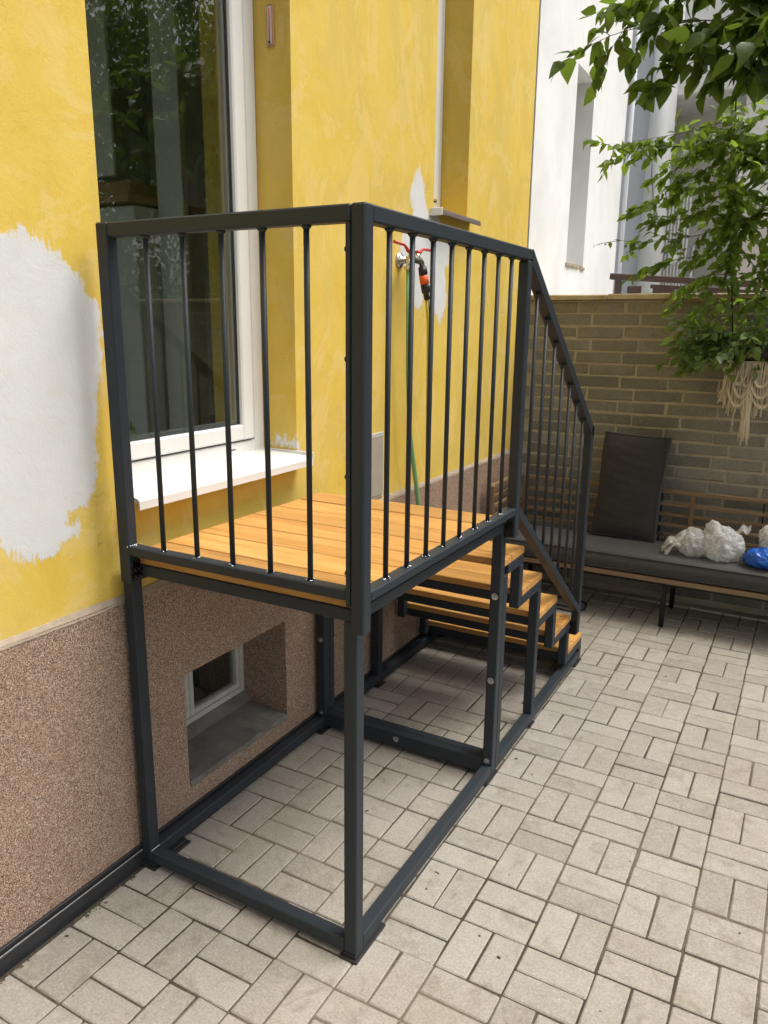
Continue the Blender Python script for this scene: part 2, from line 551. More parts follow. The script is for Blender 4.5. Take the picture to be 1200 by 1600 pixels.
# ------------------------------------------------------------------ ground and paving
G0 = MB().add([(-250, -250, -.06), (250, -250, -.06), (250, 250, -.06), (-250, 250, -.06)], [(0, 1, 2, 3)])
obj('ground', G0, M['grass_ground'], kind='structure')
PX0, PX1, PY0, PY1 = -5, 14, -13, 18          # paving cells (0.2 m each)
bed = MB().box(-1.02, PX1 * .2, PY0 * .2, PY1 * .2 - .12, -.055, -.0036)
pavement = obj('pavement', bed, M['sand'], kind='structure', label='sandy bed of the beige block paving in the yard')

def paver_verts(r):
    L, W, H, c = .0973, .0473, .05, .0030
    j = lambda s: r.uniform(-s, s)
    cor = [(-L + j(.0011), -W + j(.0011)), (L + j(.0011), -W + j(.0011)), (L + j(.0011), W + j(.0011)), (-L + j(.0011), W + j(.0011))]
    # clipped corners give the slightly rounded block outline
    out = []
    for k, (x, y) in enumerate(cor):
        px, py = cor[k - 1]; nx, ny = cor[(k + 1) % 4]
        e = r.uniform(.002, .0045)
        for (qx, qy) in ((px, py), (nx, ny)):
            d = math.hypot(qx - x, qy - y)
            out.append((x + (qx - x) / d * e, y + (qy - y) / d * e))
    v = [(x, y, -H) for x, y in out] + [(x, y, -c + j(.0006)) for x, y in out]
    v += [(x * (1 - c / L * r.uniform(.8, 1.5)), y * (1 - c / W * r.uniform(.8, 1.5)), 0) for x, y in out]
    n = 8
    f = [tuple(2 * n + k for k in range(n))]
    for lay in (0, 1):
        for k in range(n):
            k2 = (k + 1) % n
            f.append((lay * n + k, lay * n + k2, (lay + 1) * n + k2, (lay + 1) * n + k))
    return v, f

pr = random.Random(3)
PAV = [paver_verts(pr) for _ in range(14)]
PAVME = []
for v, f in PAV:
    me = bpy.data.meshes.new('paver'); me.from_pydata(v, [], f); me.materials.append(M['paver']); me.update(); PAVME.append(me)

def cam_px(p):
    d = Vector(p) - CAM
    z = d.dot(fwd)
    return (600 + 1200 * d.dot(r2) / z, 800 - 1200 * d.dot(u2) / z, z) if z > .05 else (0, 0, -1)

slots = []
for i in range(PX0, PX1):
    for j in range(PY0, PY1):
        along_y = (i + j) % 2 == 0
        for s in (-.05, .05):
            x, y = i * .2 + .1, j * .2 + .1
            if along_y: x += s
            else: y += s
            if x < -.93 and along_y and False: continue
            if y > 3.42: continue
            a = (math.pi / 2 if along_y else 0) + (math.pi if pr.random() < .5 else 0) + pr.gauss(0, .006)
            slots.append((x + pr.gauss(0, .0009), y + pr.gauss(0, .0009), pr.gauss(0, .0011), a, pr.randrange(len(PAV))))

def seen(sl):
    u, v, z = cam_px((sl[0], sl[1], 0))
    if z < 0 or not (-40 < u < 1240 and -40 < v < 1660): return 0
    return 1 / z ** 3
slots.sort(key=seen, reverse=True)
restm = MB()
for k, (x, y, z, a, q) in enumerate(slots):
    if k < 298:
        o = link('paver', PAVME[q], (x, y, z), pavement)
        o.rotation_euler = (pr.gauss(0, .004), pr.gauss(0, .004), a)
    else:
        restm.add(*PAV[q], mat=Matrix.Translation((x, y, z)) @ Matrix.Rotation(a, 4, 'Z'))
me, c = restm.mesh('paver_field', M['paver'])
tag(link('paver_field', me, c, pavement), kind='stuff')

# debris along the skirting and on the blocks
db = MB()
dr = random.Random(5)
for k in range(60):
    y = dr.uniform(-.75, -.15) if k < 46 else dr.uniform(.9, 2.3)
    x = -1.0 + abs(dr.gauss(0, .012)); s = dr.uniform(.0012, .0042)
    m = Matrix.Translation((x, y, s * .4)) @ Matrix.Rotation(dr.uniform(0, 6), 4, 'Z') @ Matrix.Diagonal((dr.uniform(.6, 2), 1, .6, 1))
    db.box(-s, s, -s, s, -s * .6, s * .6, s * .3, m)
for k in range(26):
    x, y = dr.uniform(-.95, .9), dr.uniform(-.6, 2.4); s = dr.uniform(.0012, .0032)
    m = Matrix.Translation((x, y, s * .5)) @ Matrix.Rotation(dr.uniform(0, 6), 4, 'Z') @ Matrix.Diagonal((dr.uniform(1, 3.5), 1, .6, 1))
    db.box(-s, s, -s, s, -s, s, s * .4, m)
obj('leaf_litter', db, M['debris'], kind='stuff', label='bits of dry leaf and dirt along the black skirting', cat='litter')
ms = MB()
for k in range(70):
    y = dr.gauss(-.32, .035); x = -.995 + abs(dr.gauss(0, .008))
    hgt = dr.uniform(.004, .016); a = dr.uniform(0, 6.3); w = .0015
    p = Vector((x, y, -.004)); t = p + Vector((math.cos(a) * .008, math.sin(a) * .008, hgt))
    n = Vector((-math.sin(a), math.cos(a), 0)) * w
    ms.add([p - n, p + n, t], [(0, 1, 2)])
obj('weed_tuft', ms, M['moss'], kind='stuff', label='small green weeds growing at the foot of the wall', cat='weeds')

# ------------------------------------------------------------------ yellow house
def wall_x(mb, y0, y1, z0, z1, xf, xb, openings, eps=0.0):
    """solid wall whose front face lies at x = xf; openings are (y0, y1, z0, z1) holes with reveals"""
    ys = sorted({y0, y1} | {o[0] for o in openings} | {o[1] for o in openings})
    zs = sorted({z0, z1} | {o[2] for o in openings} | {o[3] for o in openings})
    hole = lambda y, z: any(o[0] < y < o[1] and o[2] < z < o[3] for o in openings)
    for a, b in zip(ys, ys[1:]):
        for c, d in zip(zs, zs[1:]):
            if hole((a + b) / 2, (c + d) / 2): continue
            mb.add([(xf, a, c), (xf, b, c), (xf, b, d), (xf, a, d)], [(0, 1, 2, 3)])
            mb.add([(xb, a, c), (xb, b, c), (xb, b, d), (xb, a, d)], [(3, 2, 1, 0)])
    for a, b, c, d in openings + [None] if False else openings:
        mb.add([(xf, a, c), (xb, a, c), (xb, a, d), (xf, a, d)], [(0, 1, 2, 3)])
        mb.add([(xf, b, c), (xb, b, c), (xb, b, d), (xf, b, d)], [(3, 2, 1, 0)])
        mb.add([(xf, a, c), (xb, a, c), (xb, b, c), (xf, b, c)], [(3, 2, 1, 0)])
        mb.add([(xf, a, d), (xb, a, d), (xb, b, d), (xf, b, d)], [(0, 1, 2, 3)])
    mb.add([(xf, y0, z0), (xb, y0, z0), (xb, y0, z1), (xf, y0, z1)], [(0, 1, 2, 3)])
    mb.add([(xf, y1, z0), (xb, y1, z0), (xb, y1, z1), (xf, y1, z1)], [(3, 2, 1, 0)])
    mb.add([(xf, y0, z1), (xb, y0, z1), (xb, y1, z1), (xf, y1, z1)], [(0, 1, 2, 3)])
    return mb

XW, XP, XB = -1.042, -1.030, -1.46
HY0, HY1 = -3.2, 3.478
house = thing('yellow_house', 'yellow plastered house wall with white primer patches and speckled brown plinth', 'house', (XW, 0, 0))
W1 = (-.062, .845, 1.205, 3.25)
W2 = (2.045, 2.465, 2.315, 3.95)
BW = (.148, .728, .15, .568)
obj('wall', wall_x(MB(), HY0, HY1, .918, 6.4, XW, XB, [W1, W2]), M['yellow'], house)
obj('plinth', wall_x(MB(), HY0, HY1, -.04, .912, XP, XB, [BW]), M['mosaic'], house, label='brown speckled mosaic plaster plinth')
# rough sloping ledge where the yellow coat ends over the plinth
lg = MB()
N = 110
lr = random.Random(9)
prev = None
vs, fs = [], []
for k in range(N + 1):
    y = HY0 + .002 + (HY1 - HY0 - .004) * k / N
    t = lr.uniform(-.003, .003)
    vs += [(XP + .0015, y, .904 + t * .7), (XP - .001, y, .914 + t), (XW + .0035, y, .927 + lr.uniform(-.004, .005)), (XW - .004, y, .927)]
    if k:
        o = 4 * (k - 1)
        for q in range(3):
            fs.append((o + q, o + q + 1, o + q + 5, o + q + 4)[::-1])
obj('plinth_ledge', MB().add(vs, fs, False), M['ledge'], house)
sk = MB().box(XP + .0005, -1.0115, HY0, HY1, -.03, .052, .002)
obj('skirting', sk, M['skirting'], house, label='black rubber skirting strip at the foot of the plinth')
sl = MB()
k = 0
y = HY0
while y < HY1:
    L = lr.uniform(.12, .3)
    y2 = min(y + L, HY1)
    sl.bar((-1.0135 + lr.uniform(-.0006, .0006), y, .0535), (-1.0135 + lr.uniform(-.0006, .0006), y2 - .002, .0535 + lr.uniform(-.0006, .0006)), .0012, .0016, 0)
    y = y2
obj('sealant_line', sl, M['sealant'], house)
sp2 = MB().box(XP + .0005, -1.0195, HY0, HY1, .0525, .068, .002)
obj('skirting_lip', sp2, M['rubber'], house)

# --- room behind the window
room = MB()
def quad(mb, *p): mb.add(p, [(0, 1, 2, 3)])
rx0, rx1, ry0, ry1, rz0, rz1 = -4.2, XB - .002, -1.0, 3.3, 1.0, 3.9
quad(room, (rx0, ry0, rz0), (rx0, ry1, rz0), (rx0, ry1, rz1), (rx0, ry0, rz1))
quad(room, (rx0, ry1, rz0), (rx1, ry1, rz0), (rx1, ry1, rz1), (rx0, ry1, rz1))
for a_, b_, c_, d_ in ((-1.7, rx1, rz0, rz1), (rx0, -1.7, 3.75, rz1)):   # unseen side left open to the sky, added to light the room
    quad(room, (a_, ry0, c_), (a_, ry0, d_), (b_, ry0, d_), (b_, ry0, c_))
quad(room, (rx0, ry0, rz1), (rx0, ry1, rz1), (rx1, ry1, rz1), (rx1, ry0, rz1))
obj('room_wall', room, M['dark_room'], house)
obj('room_floor', MB().box(rx0, rx1, ry0, ry1, .93, .999), M['room_floor'], house)
obj('room_curtain', MB().box(-2.64, -2.40, 1.25, 1.27, 2.44, 3.75, .004), M['room_white'], house)
obj('room_door_frame', MB().box(-2.27, -2.10, 1.40, 1.44, 1.0, 3.75, .004), M['room_white'], house)
obj('room_wardrobe', MB().box(-2.62, -2.29, 1.26, 1.75, 1.06, 2.30, .006), M['room_white'], house)
obj('room_shelf', MB().box(-2.64, -2.28, 1.22, 1.76, 2.31, 2.345, .003).box(-2.6, -2.36, 1.3, 1.6, 2.3455, 2.43, .01), M['thermo_wood'], house)

# --- main window
XF = -1.200                                   # outer plane of the window frame
def frame_ring(mb, x0, x1, o, w, b=.004, wb=None):
    y0, y1, z0, z1 = o
    wb = wb or w
    mb.box(x0, x1, y0, y0 + w, z0, z1, b)
    mb.box(x0, x1, y1 - w, y1, z0, z1, b)
    mb.box(x0, x1, y0 + w - .001, y1 - w + .001, z0 + .0005, z0 + wb, b)
    mb.box(x0, x1, y0 + w - .001, y1 - w + .001, z1 - w, z1 - .0005, b)
    return mb
win = obj('window', frame_ring(MB(), XF - .07, XF, (W1[0] + .003, W1[1] - .003, 1.228, W1[3] - .003), .061, .004, .062), M['pvc'], house)
so = (W1[0] + .066, W1[1] - .077, 1.297, W1[3] - .077)
obj('sash', frame_ring(MB(), XF - .062, XF + .011, so, .066, .006, .060), M['pvc'], win)
gs = MB()
frame_ring(gs, XF - .0134, XF - .0075, (so[0] + .0665, so[1] - .0665, so[2] + .0605, so[3] - .0665), .004, .001)
gs.box(XF - .05, XF - .004, so[1] + .0003, so[1] + .0125, so[2], so[3])
gs.box(XF - .05, XF - .004, so[0], so[1], so[2] - .0055, so[2] - .0003)
obj('gasket', gs, M['gasket'], win)
gl0 = (so[0] + .066, so[1] - .066, so[2] + .06, so[3] - .066)
obj('glazing_spacer', frame_ring(MB(), XF - .034, XF - .018, gl0, .016, 0), M['spacer'], win)
obj('pane', MB().box(XF - .0175, XF - .0135, gl0[0], gl0[1], gl0[2], gl0[3]), M['glass'], win)
obj('drain_slot', MB().box(XF - .0005, XF + .0012, .628, .66, 1.262, 1.266), M['gasket'], win)
# white plastic sill with a drip nose
sy0, sy1 = -.064, .838
prof = [(-1.205, 1.246), (-.978, 1.2345), (-.966, 1.231), (-.961, 1.224), (-.960, 1.199), (-.966, 1.199), (-.968, 1.218), (-.978, 1.2215), (-1.205, 1.226)]
sv = [(x, yy, z) for yy in (sy0, sy1) for x, z in prof]
n = len(prof)
sf = [(k, (k + 1) % n, n + (k + 1) % n, n + k) for k in range(n)] + [tuple(range(n))[::-1], tuple(range(n, 2 * n))]
sb = MB().add(sv, sf)
sb.box(-1.2, -.9585, sy1 + .0005, sy1 + .006, 1.197, 1.250, .002)
obj('window_sill', sb, M['pvc_sill'], house, label='white plastic sill under the large window')

# --- small upper window at the right
win2 = obj('window', frame_ring(MB(), -1.27, -1.2, (W2[0] + .003, W2[1] - .003, W2[2] + .02, W2[3] - .003), .06), M['pvc'], house, label='narrow white window beside the drain corner')
s2 = (W2[0] + .066, W2[1] - .066, W2[2] + .086, W2[3] - .066)
obj('sash', frame_ring(MB(), -1.262, -1.188, s2, .062, .006), M['pvc'], win2)
obj('gasket', frame_ring(MB(), -1.25, -1.1965, (s2[0] - .0055, s2[1] + .0055, s2[2] - .0055, s2[3] + .0055), .005, 0), M['gasket'], win2)
obj('pane', MB().box(-1.22, -1.216, s2[0] + .06, s2[1] - .06, s2[2] + .06, s2[3] - .06), M['glass'], win2)
obj('room_blind', MB().box(-1.45, -1.43, W2[0], W2[1], W2[2], W2[3]), M['dark_room'], win2)
sm = MB()
sm.box(-1.21, -.978, W2[0] - .035, W2[1] + .045, 2.292, 2.3, .002)
sm.box(-.982, -.976, W2[0] - .035, W2[1] + .045, 2.274, 2.2935, .002)
obj('window_sill', sm, M['aluminium_brown'], house, label='brown metal sill of the narrow window')
obj('sill_end', MB().box(-1.2, -.973, W2[0] - .045, W2[0] - .036, 2.270, 2.306, .002), M['pvc'], house)

# --- basement window
bz0 = .15
bslab = MB()
bv = [(-1.262, .215), (-1.245, .205), (-1.215, .172), (-1.024, .158), (-1.022, .140), (-1.262, .130)]
n = len(bv)
NS = 14
vs = []
for k in range(NS + 1):
    yy = BW[0] + .002 + (BW[1] - BW[0] - .004) * k / NS
    for q, (x, z) in enumerate(bv):
        vs.append((x + (lr.uniform(-.004, .004) if q in (3, 4) else 0), yy, z + (lr.uniform(-.003, .003) if q < 4 else 0)))
fs = [tuple(range(n))[::-1], tuple(NS * n + k for k in range(n))]
for k in range(NS):
    for q in range(n):
        q2 = (q + 1) % n
        fs.append((k * n + q, k * n + q2, (k + 1) * n + q2, (k + 1) * n + q))
obj('basement_sill', MB().add(vs, fs), M['grey_slab'], house, label='grey stained slab sill of the basement window')
bw = obj('basement_window', frame_ring(MB(), -1.30, -1.25, (BW[0] + .002, BW[1] - .001, .206, BW[3] - .002), .024, .003), M['old_white_paint'], house, label='small white basement window with dark panes')
frame_ring(MB(), 0, 0, BW, .01)
bs = MB()
frame_ring(bs, -1.29, -1.254, (BW[0] + .027, .40, .232, BW[3] - .027), .022, .002)
frame_ring(bs, -1.29, -1.254, (.402, BW[1] - .026, .232, BW[3] - .027), .022, .002)
obj('sash', bs, M['old_white_paint'], bw)
for a, b in ((BW[0] + .049, .378), (.424, BW[1] - .048)):
    obj('pane', MB().box(-1.275, -1.271, a, b, .254, BW[3] - .049), M['glass'], bw)
obj('cellar_dark_sheet', MB().box(-1.455, -1.45, BW[0] - .1, BW[1] + .1, .1, .62), M['gasket'], bw)  # near-black sheet close behind the panes, the cellar's darkness put in as colour

# --- meter cover
vc = obj('meter_cover', MB().box(XW + .0005, XW + .012, 1.27, 1.533, .948, 1.236, .002), M['beige_panel'], house, label='beige metal cover plate on the yellow wall')
obj('cover_rim', frame_ring(MB(), XW + .0003, XW + .006, (1.257, 1.546, .934, 1.249), .0125, .002), M['old_white_paint'], vc)

# --- things fixed to the house
th = thing('thermometer', 'small wooden thermometer on the yellow window reveal', 'thermometer', (-1.124, .845, 2.70))
obj('board', MB().box(-1.139, -1.109, .8355, .8445, 2.705, 2.84, .002), M['thermo_wood'], th)
obj('scale', MB().box(-1.134, -1.115, .8335, .835, 2.712, 2.832, .0005), M['thermo_white'], th)
obj('glass_tube', MB().tube([(-1.124, .832, 2.72), (-1.124, .832, 2.826)], .0018, 6), M['red_paint'], th)
obj('bulb', MB().lathe([(.0005, 0), (.004, .002), (.005, .005), (.004, .008), (.0005, .011)], Matrix.Translation((-1.124, .8315, 2.712)), 10), M['gasket'], th)

TY, TZ = 1.69, 2.035                             # tap position on the wall
tap = thing('garden_tap', 'double chrome tap with two red levers on the yellow wall', 'tap', (XW, TY, TZ))
mx = Matrix.Translation((XW, TY, TZ)) @ Matrix.Rotation(R(90), 4, 'Y')
obj('flange', MB().lathe([(.038, .0005), (.037, .006), (.027, .014), (.015, .018), (.0145, .05)], mx, 20), M['brass_chrome'], tap)
tx = XW + .082
tb = MB()
tb.tube([(XW + .04, TY, TZ), (tx, TY, TZ)], .0165, 12)
tb.tube([(tx, TY - .066, TZ), (tx, TY - .03, TZ), (tx, TY, TZ), (tx, TY + .04, TZ), (tx + .003, TY + .058, TZ - .004), (tx + .006, TY + .066, TZ - .03)], [.014, .018, .016, .017, .014, .0135], 12)
tb.tube([(tx, TY - .060, TZ), (tx, TY - .060, TZ - .05)], .013, 12)
tb.tube([(tx, TY - .060, TZ - .032), (tx, TY - .060, TZ - .047)], .021, 12)
tb.tube([(tx, TY - .042, TZ), (tx, TY - .042, TZ + .03)], .012, 12)
tb.tube([(tx, TY + .026, TZ), (tx, TY + .026, TZ + .03)], .012, 12)
obj('body', tb, M['brass_chrome'], tap)
lv = MB().tube([(tx, TY - .036, TZ + .032), (tx, TY - .070, TZ + .034), (tx, TY - .105, TZ + .056), (tx, TY - .205, TZ + .062)], [.011, .009, .006, .007], 8)
obj('lever', lv, M['red_paint'], tap)
lv = MB().tube([(tx, TY + .018, TZ + .032), (tx, TY + .048, TZ + .036), (tx, TY + .082, TZ + .054), (tx, TY + .165, TZ + .056)], [.012, .009, .006, .007], 8)
obj('lever', lv, M['red_paint'], tap)

hc = Vector((tx + .006, TY + .066, TZ - .028))
hd = Vector((.01, .035, -.14)).normalized()
yh = thing('yellow_hose', 'yellow hose with black and orange connector hanging from the tap', 'hose', hc)
def along(t0, t1, r0, r1): return [hc + hd * t0, hc + hd * t1], [r0, r1]
p, r = along(0, .035, .020, .021); obj('connector_top', MB().tube(p, r, 14), M['black_plastic'], yh)
p, r = along(.0355, .076, .022, .022); obj('connector_band', MB().tube(p, r, 14), M['orange_plastic'], yh)
obj('connector_body', MB().tube([hc + hd * t for t in (.0765, .09, .115, .122, .15)], [.019, .021, .020, .014, .013], 14), M['black_plastic'], yh)
h0 = hc + hd * .148
obj('hose_pipe', MB().tube([h0, h0 + Vector((.004, .016, -.1)), h0 + Vector((.002, .030, -.3)), h0 + Vector((-.004, .05, -.62)), h0 + Vector((-.004, .07, -1.0)), h0 + Vector((.0, .10, -1.5))], .0095, 10), M['yellow_hose'], yh)
obj('hose_stripe', MB().tube([h0 + Vector((.009, -.003, 0)), h0 + Vector((.0125, .012, -.1)), h0 + Vector((.0105, .026, -.3)), h0 + Vector((.0045, .046, -.62)), h0 + Vector((.0045, .066, -1.0))], .0022, 6), M['black_plastic'], yh)
gb = Vector((XW + .082, TY - .06, TZ - .05))
gh = obj('green_hose', MB().tube([gb, gb + Vector((0, .004, -.2)), gb + Vector((-.004, .02, -.45)), gb + Vector((-.006, .05, -.75)), gb + Vector((0, .13, -1.05)), gb + Vector((.0, .22, -1.4)), gb + Vector((.0, .27, -1.65))], .0115, 10), M['green_hose'])
tag(gh, 'plain pale green hose running down the yellow wall from the tap', 'hose')

# ------------------------------------------------------------------ neighbouring white house
wh = thing('white_house', 'white plastered neighbouring house with narrow blind window niche', 'house', (-1.05, 4.7, 0))
SW = (4.37, 4.85, 2.21, 3.585)
obj('wall', wall_x(MB(), 3.492, 5.95, -.04, 6.2, -1.036, -1.60, [SW]), M['white'], wh)
obj('niche_back', MB().box(-1.55, -1.5, SW[0] - .03, SW[1] + .03, SW[2] - .03, SW[3] + .03), M['porch_shade'], wh)
ns = MB()
for k in range(9):
    a = SW[0] - .02 + k * .058
    ns.box(-1.08, -1.026 + lr.uniform(-.006, .008), a, a + .0575, SW[2] - .010 + lr.uniform(-.008, .006) - .001 * k, SW[2] + .012 + lr.uniform(-.006, .004), .003)
obj('niche_sill', ns, M['ledge'], wh, label='crumbling brown brick sill of the niche')
obj('corner_pipe', MB().tube([(-1.0, 5.98, 0), (-1.0, 5.98, 6.0)], .022, 10).tube([(-1.03, 6.06, 0), (-1.03, 6.06, 6.0)], .014, 8), M['bluish_white'], wh)
obj('crack_filler', MB().box(-1.10, -1.045, 3.4785, 3.4915, 0, 6.1), M['rubber'], wh)

# porch building further back
pb = thing('porch_house', 'pale rear building with recessed porch behind the leaves', 'house', (-.5, 7.6, 0))
pw = MB()
Y = 7.5
pw.box(-2.4, -1.0, Y, Y + .3, -.04, 6.5)
pw.box(-1.0, -.22, Y, Y + .3, -.04, 2.05)
pw.box(-1.0, -.22, Y, Y + .3, 4.06, 6.5)
pw.box(-.22, 4.5, Y, Y + .3, 2.99, 6.5)
obj('wall', pw, M['white'], pb)
obj('porch_back', MB().box(-1.0, -.22, Y + .7, Y + .8, 2.0, 4.1).box(-1.06, -1.0, Y + .3, Y + .7, 2.0, 4.1).box(-.22, -.16, Y + .3, Y + .7, 2.0, 4.1), M['porch_shade'], pb)
obj('porch_ceiling', MB().box(-1.0, -.22, Y + .3, Y + .7, 4.06, 4.12), M['white'], pb)
obj('porch_floor', MB().box(-1.0, -.22, Y + .3, Y + .7, 1.95, 2.0), M['porch_shade'], pb)
obj('beam', MB().box(-1.0, 1.6, Y - .12, Y - .002, 4.07, 4.32, .01), M['white'], pb)
obj('column', MB().lathe([(.13, 0), (.13, 6.2)], Matrix.Translation((-1.0, Y - .1, 0)), 20), M['white'], pb)
obj('side_panel', MB().box(-1.4, -1.14, Y - .03, Y - .002, 0, 6.2, .006), M['bluish_white'], pb)
for k in range(8):
    x = -.90 + k * .034
    obj('louvre_slat', MB().box(x, x + .016, Y - .03, Y + .02, 2.15, 3.15, .003), M['white'], pb)
obj('facade_cable', MB().tube([(-1.04, Y - .26, 3.62), (-1.03, Y - .26, 3.3), (-.99, Y - .25, 3.05), (-.93, Y - .22, 2.85), (-.90, Y - .1, 2.6), (-.90, Y - .06, 2.2)], .008, 6), M['spacer'], pb)
obj('lamp_globe', MB().lathe([(.001, -.06), (.04, -.045), (.06, 0), (.04, .045), (.001, .06)], Matrix.Translation((-.77, Y - .1, 2.47)), 14), M['pvc'], pb)
obj('wall_bracket', MB().box(-.625, -.575, Y + .62, Y + .69, 3.6, 3.82, .01), M['bark'], pb)
obj('downpipe', MB().tube([(-.58, Y - .04, 0), (-.58, Y - .04, 2.6)], .03, 8), M['spacer'], pb)
for k in range(5):
    for i in range(5):
        obj('stone_panel', MB().box(-.20 + i * .95 + .004, -.20 + (i + 1) * .95 - .004, Y - .02, Y + .28, .3 + k * .54 + .004, .3 + (k + 1) * .54 - .004 - .02 * (k == 4), .006), M['pale_pink'], pb)

# brown railing on the terrace behind the brick wall
tr = thing('terrace_railing', 'brown metal railing showing above the brick wall coping', 'railing', (-.2, 5.0, 0))
tp = lambda x: 2.178 - (x + .84) * .072
obj('top_rail', MB().bar((-.845, 5, tp(-.845) - .025), (1.9, 5, tp(1.9) - .025), .05, .05, .006, (0, 1, 0)), M['brown_metal'], tr)
for x in (-.80, .62, 1.8):
    obj('post', MB().box(x, x + .05, 4.98, 5.02, .0, tp(x) - .045, .004), M['brown_metal'], tr)
for k in range(12):
    x = -.70 + k * .20
    zt = tp(x) - .095
    obj('panel', MB().box(x, x + (.11 if k % 2 == 0 else .17), 4.99, 5.01, 1.55, zt, .003), M['brown_metal'], tr)
obj('mid_rail', MB().bar((-.52, 5.0, tp(-.52) - .085), (1.9, 5.0, tp(1.9) - .085), .03, .03, .003, (0, 1, 0)), M['brown_metal'], tr)
obj('terrace', MB().box(-1.0, 4.5, 3.72, 7.4, -.04, 1.2), M['porch_shade'], kind='structure')

# ------------------------------------------------------------------ brick wall
YB = 3.5
bwall = thing('brick_wall', 'grey-brown brick garden wall with sandy stone coping behind the bench', 'wall', (0, YB, 0))
BX0, BX1 = -1.035, 4.2
obj('mortar_core', MB().box(BX0, BX1, YB + .005, YB + .21, -.04, 1.912), M['mortar'], bwall)
BL, BH, CP = .2885, .0655, .0785
br = random.Random(11)
BME = []
BVF = []
for k in range(8):
    mb = MB().box(-BL / 2, BL / 2, 0, .08, -BH / 2, BH / 2, .0045)
    mb.v = [(x + br.uniform(-.004, .003), y + br.uniform(-.002, .003), z + br.uniform(-.0028, .0028)) for x, y, z in mb.v]
    BVF.append((mb.v, mb.f)); BME.append(mb.mesh('brick', M['brick'], False)[0])
bsl = []
for r_ in range(25):
    z = 1.912 - .005 - CP * (r_ + .5)
    if z < 0: break
    off = -.677 if r_ % 2 == 0 else -.581
    x = off + .1485 - .3 * 3
    while x < BX1 - .1:
        if x - BL / 2 > BX0 - .05:
            bsl.append((x + br.gauss(0, .0018), YB + br.gauss(0, .0012), z + br.gauss(0, .0014), br.randrange(8)))
        else:
            x0 = BX0 + .003; x1 = x + BL / 2
            if x1 - x0 > .05:
                obj('brick', MB().box(x0, x1, YB, YB + .08, z - BH / 2, z + BH / 2, .0045), M['brick'], bwall)
        x += .3
def bseen(s_):
    u, v, z = cam_px(s_[:3])
    return (0 if not (-60 < u < 1260) or z < 0 else 10) - z
bsl.sort(key=bseen, reverse=True)
bre = MB()
for k, (x, y, z, q) in enumerate(bsl):
    if k < 260:
        o = link('brick', BME[q], (x, y, z), bwall)
        o.rotation_euler = (0, br.gauss(0, .003), br.gauss(0, .003))
    else:
        bre.add(*BVF[q], mat=Matrix.Translation((x, y, z)))
obj('brick_field', bre, M['brick'], bwall, kind='stuff')
x = BX0 + .002
while x < BX1:
    L = br.uniform(.42, .6)
    mb = MB().box(x, min(x + L - .006, BX1), YB - .035 + br.uniform(-.004, .004), YB + .24, 1.9135 + br.uniform(0, .003), 1.948 + br.uniform(-.004, .004), .005)
    mb.v = [(a + br.uniform(-.002, .002), b + br.uniform(-.002, .002), c_ + br.uniform(-.002, .002)) for a, b, c_ in mb.v]
    obj('coping_stone', mb, M['coping'], bwall)
    x += L

# ------------------------------------------------------------------ steel stair platform
TB = .040
XR, XL = -.194, -1.015                       # outer faces of the right and left legs
YF = -.099
ZD = 1.075
plat = thing('stair_platform', 'anthracite steel stair platform with wooden deck, treads and railings', 'stairs', (-.6, .0, 0))
def leg(x0, y0, z0, z1): return obj('leg', MB().box(x0, x0 + TB, y0, y0 + TB, z0, z1, .003), M['steel'], plat)
RX, LX = XR - TB, XL
Y1 = .931                                     # platform rear legs; stair frame legs bolted behind
leg(RX, YF, .018, 1.011); leg(LX, YF, .018, 1.011)
leg(RX, Y1, .018, 1.011); leg(LX, Y1, .018, 1.011)
leg(RX, Y1 + TB + .001, .018, .83); leg(LX, Y1 + TB + .001, .018, .83)
def beam(name, a, b, c, d, e, f): return obj(name, MB().box(a, b, c, d, e, f, .003), M['steel'], plat)
# base frame
beam('base_rail', LX + TB + .0005, RX - .0005, YF + .0004, YF + TB, .0185, .0585)
beam('base_rail', RX + .0004, XR - .0004, YF + TB + .0005, Y1 - .0005, .0185, .0585)
beam('base_rail', LX + .0004, LX + TB - .0004, YF + TB + .0005, Y1 - .0005, .0185, .0585)
beam('base_rail', LX + TB + .0005, RX - .0005, Y1 + .0004, Y1 + TB, .0185, .0785)
beam('base_rail', LX + TB + .0005, RX - .0005, Y1 + TB + .001, Y1 + 2 * TB, .0187, .0783)
YE = 2.238
beam('base_rail', RX + .0004, XR - .0004, Y1 + 2 * TB + .0015, YE, .0185, .0585)
beam('base_rail', LX + .0004, LX + TB - .0004, Y1 + 2 * TB + .0015, YE, .0185, .0585)
beam('base_rail', LX + TB + .0005, RX - .0005, YE - TB, YE - .0004, .0185, .0585)
# deck beams
beam('deck_beam', LX, XR, YF, YF + TB, 1.0115, 1.0465)
beam('deck_beam', LX, XR, Y1, Y1 + TB, 1.0115, 1.0465)
beam('deck_beam', RX, XR, YF + TB + .0005, Y1 - .0005, 1.0115, 1.0465)
beam('deck_beam', LX, LX + TB, YF + TB + .0005, Y1 - .0005, 1.0115, 1.0465)
beam('deck_beam', -.63, -.59, YF + TB + .0005, Y1 - .0005, 1.0115, 1.0465)
# deck boards
def board(name, x0, x1, y0, y1, z0, z1, bow=.0):
    mb = MB().box(x0, x1, y0, y1, z0, z1, .002)
    o = obj(name, mb, M['deck_wood'], plat)
    return o
wr = random.Random(21)
for k in range(7):
    y0 = -.0955 + k * .1445
    board('deck_board', -.978 + wr.uniform(-.002, .002), -.1985 + wr.uniform(-.001, .001), y0, y0 + .1375, 1.0475, ZD + wr.uniform(-.0006, .0006))
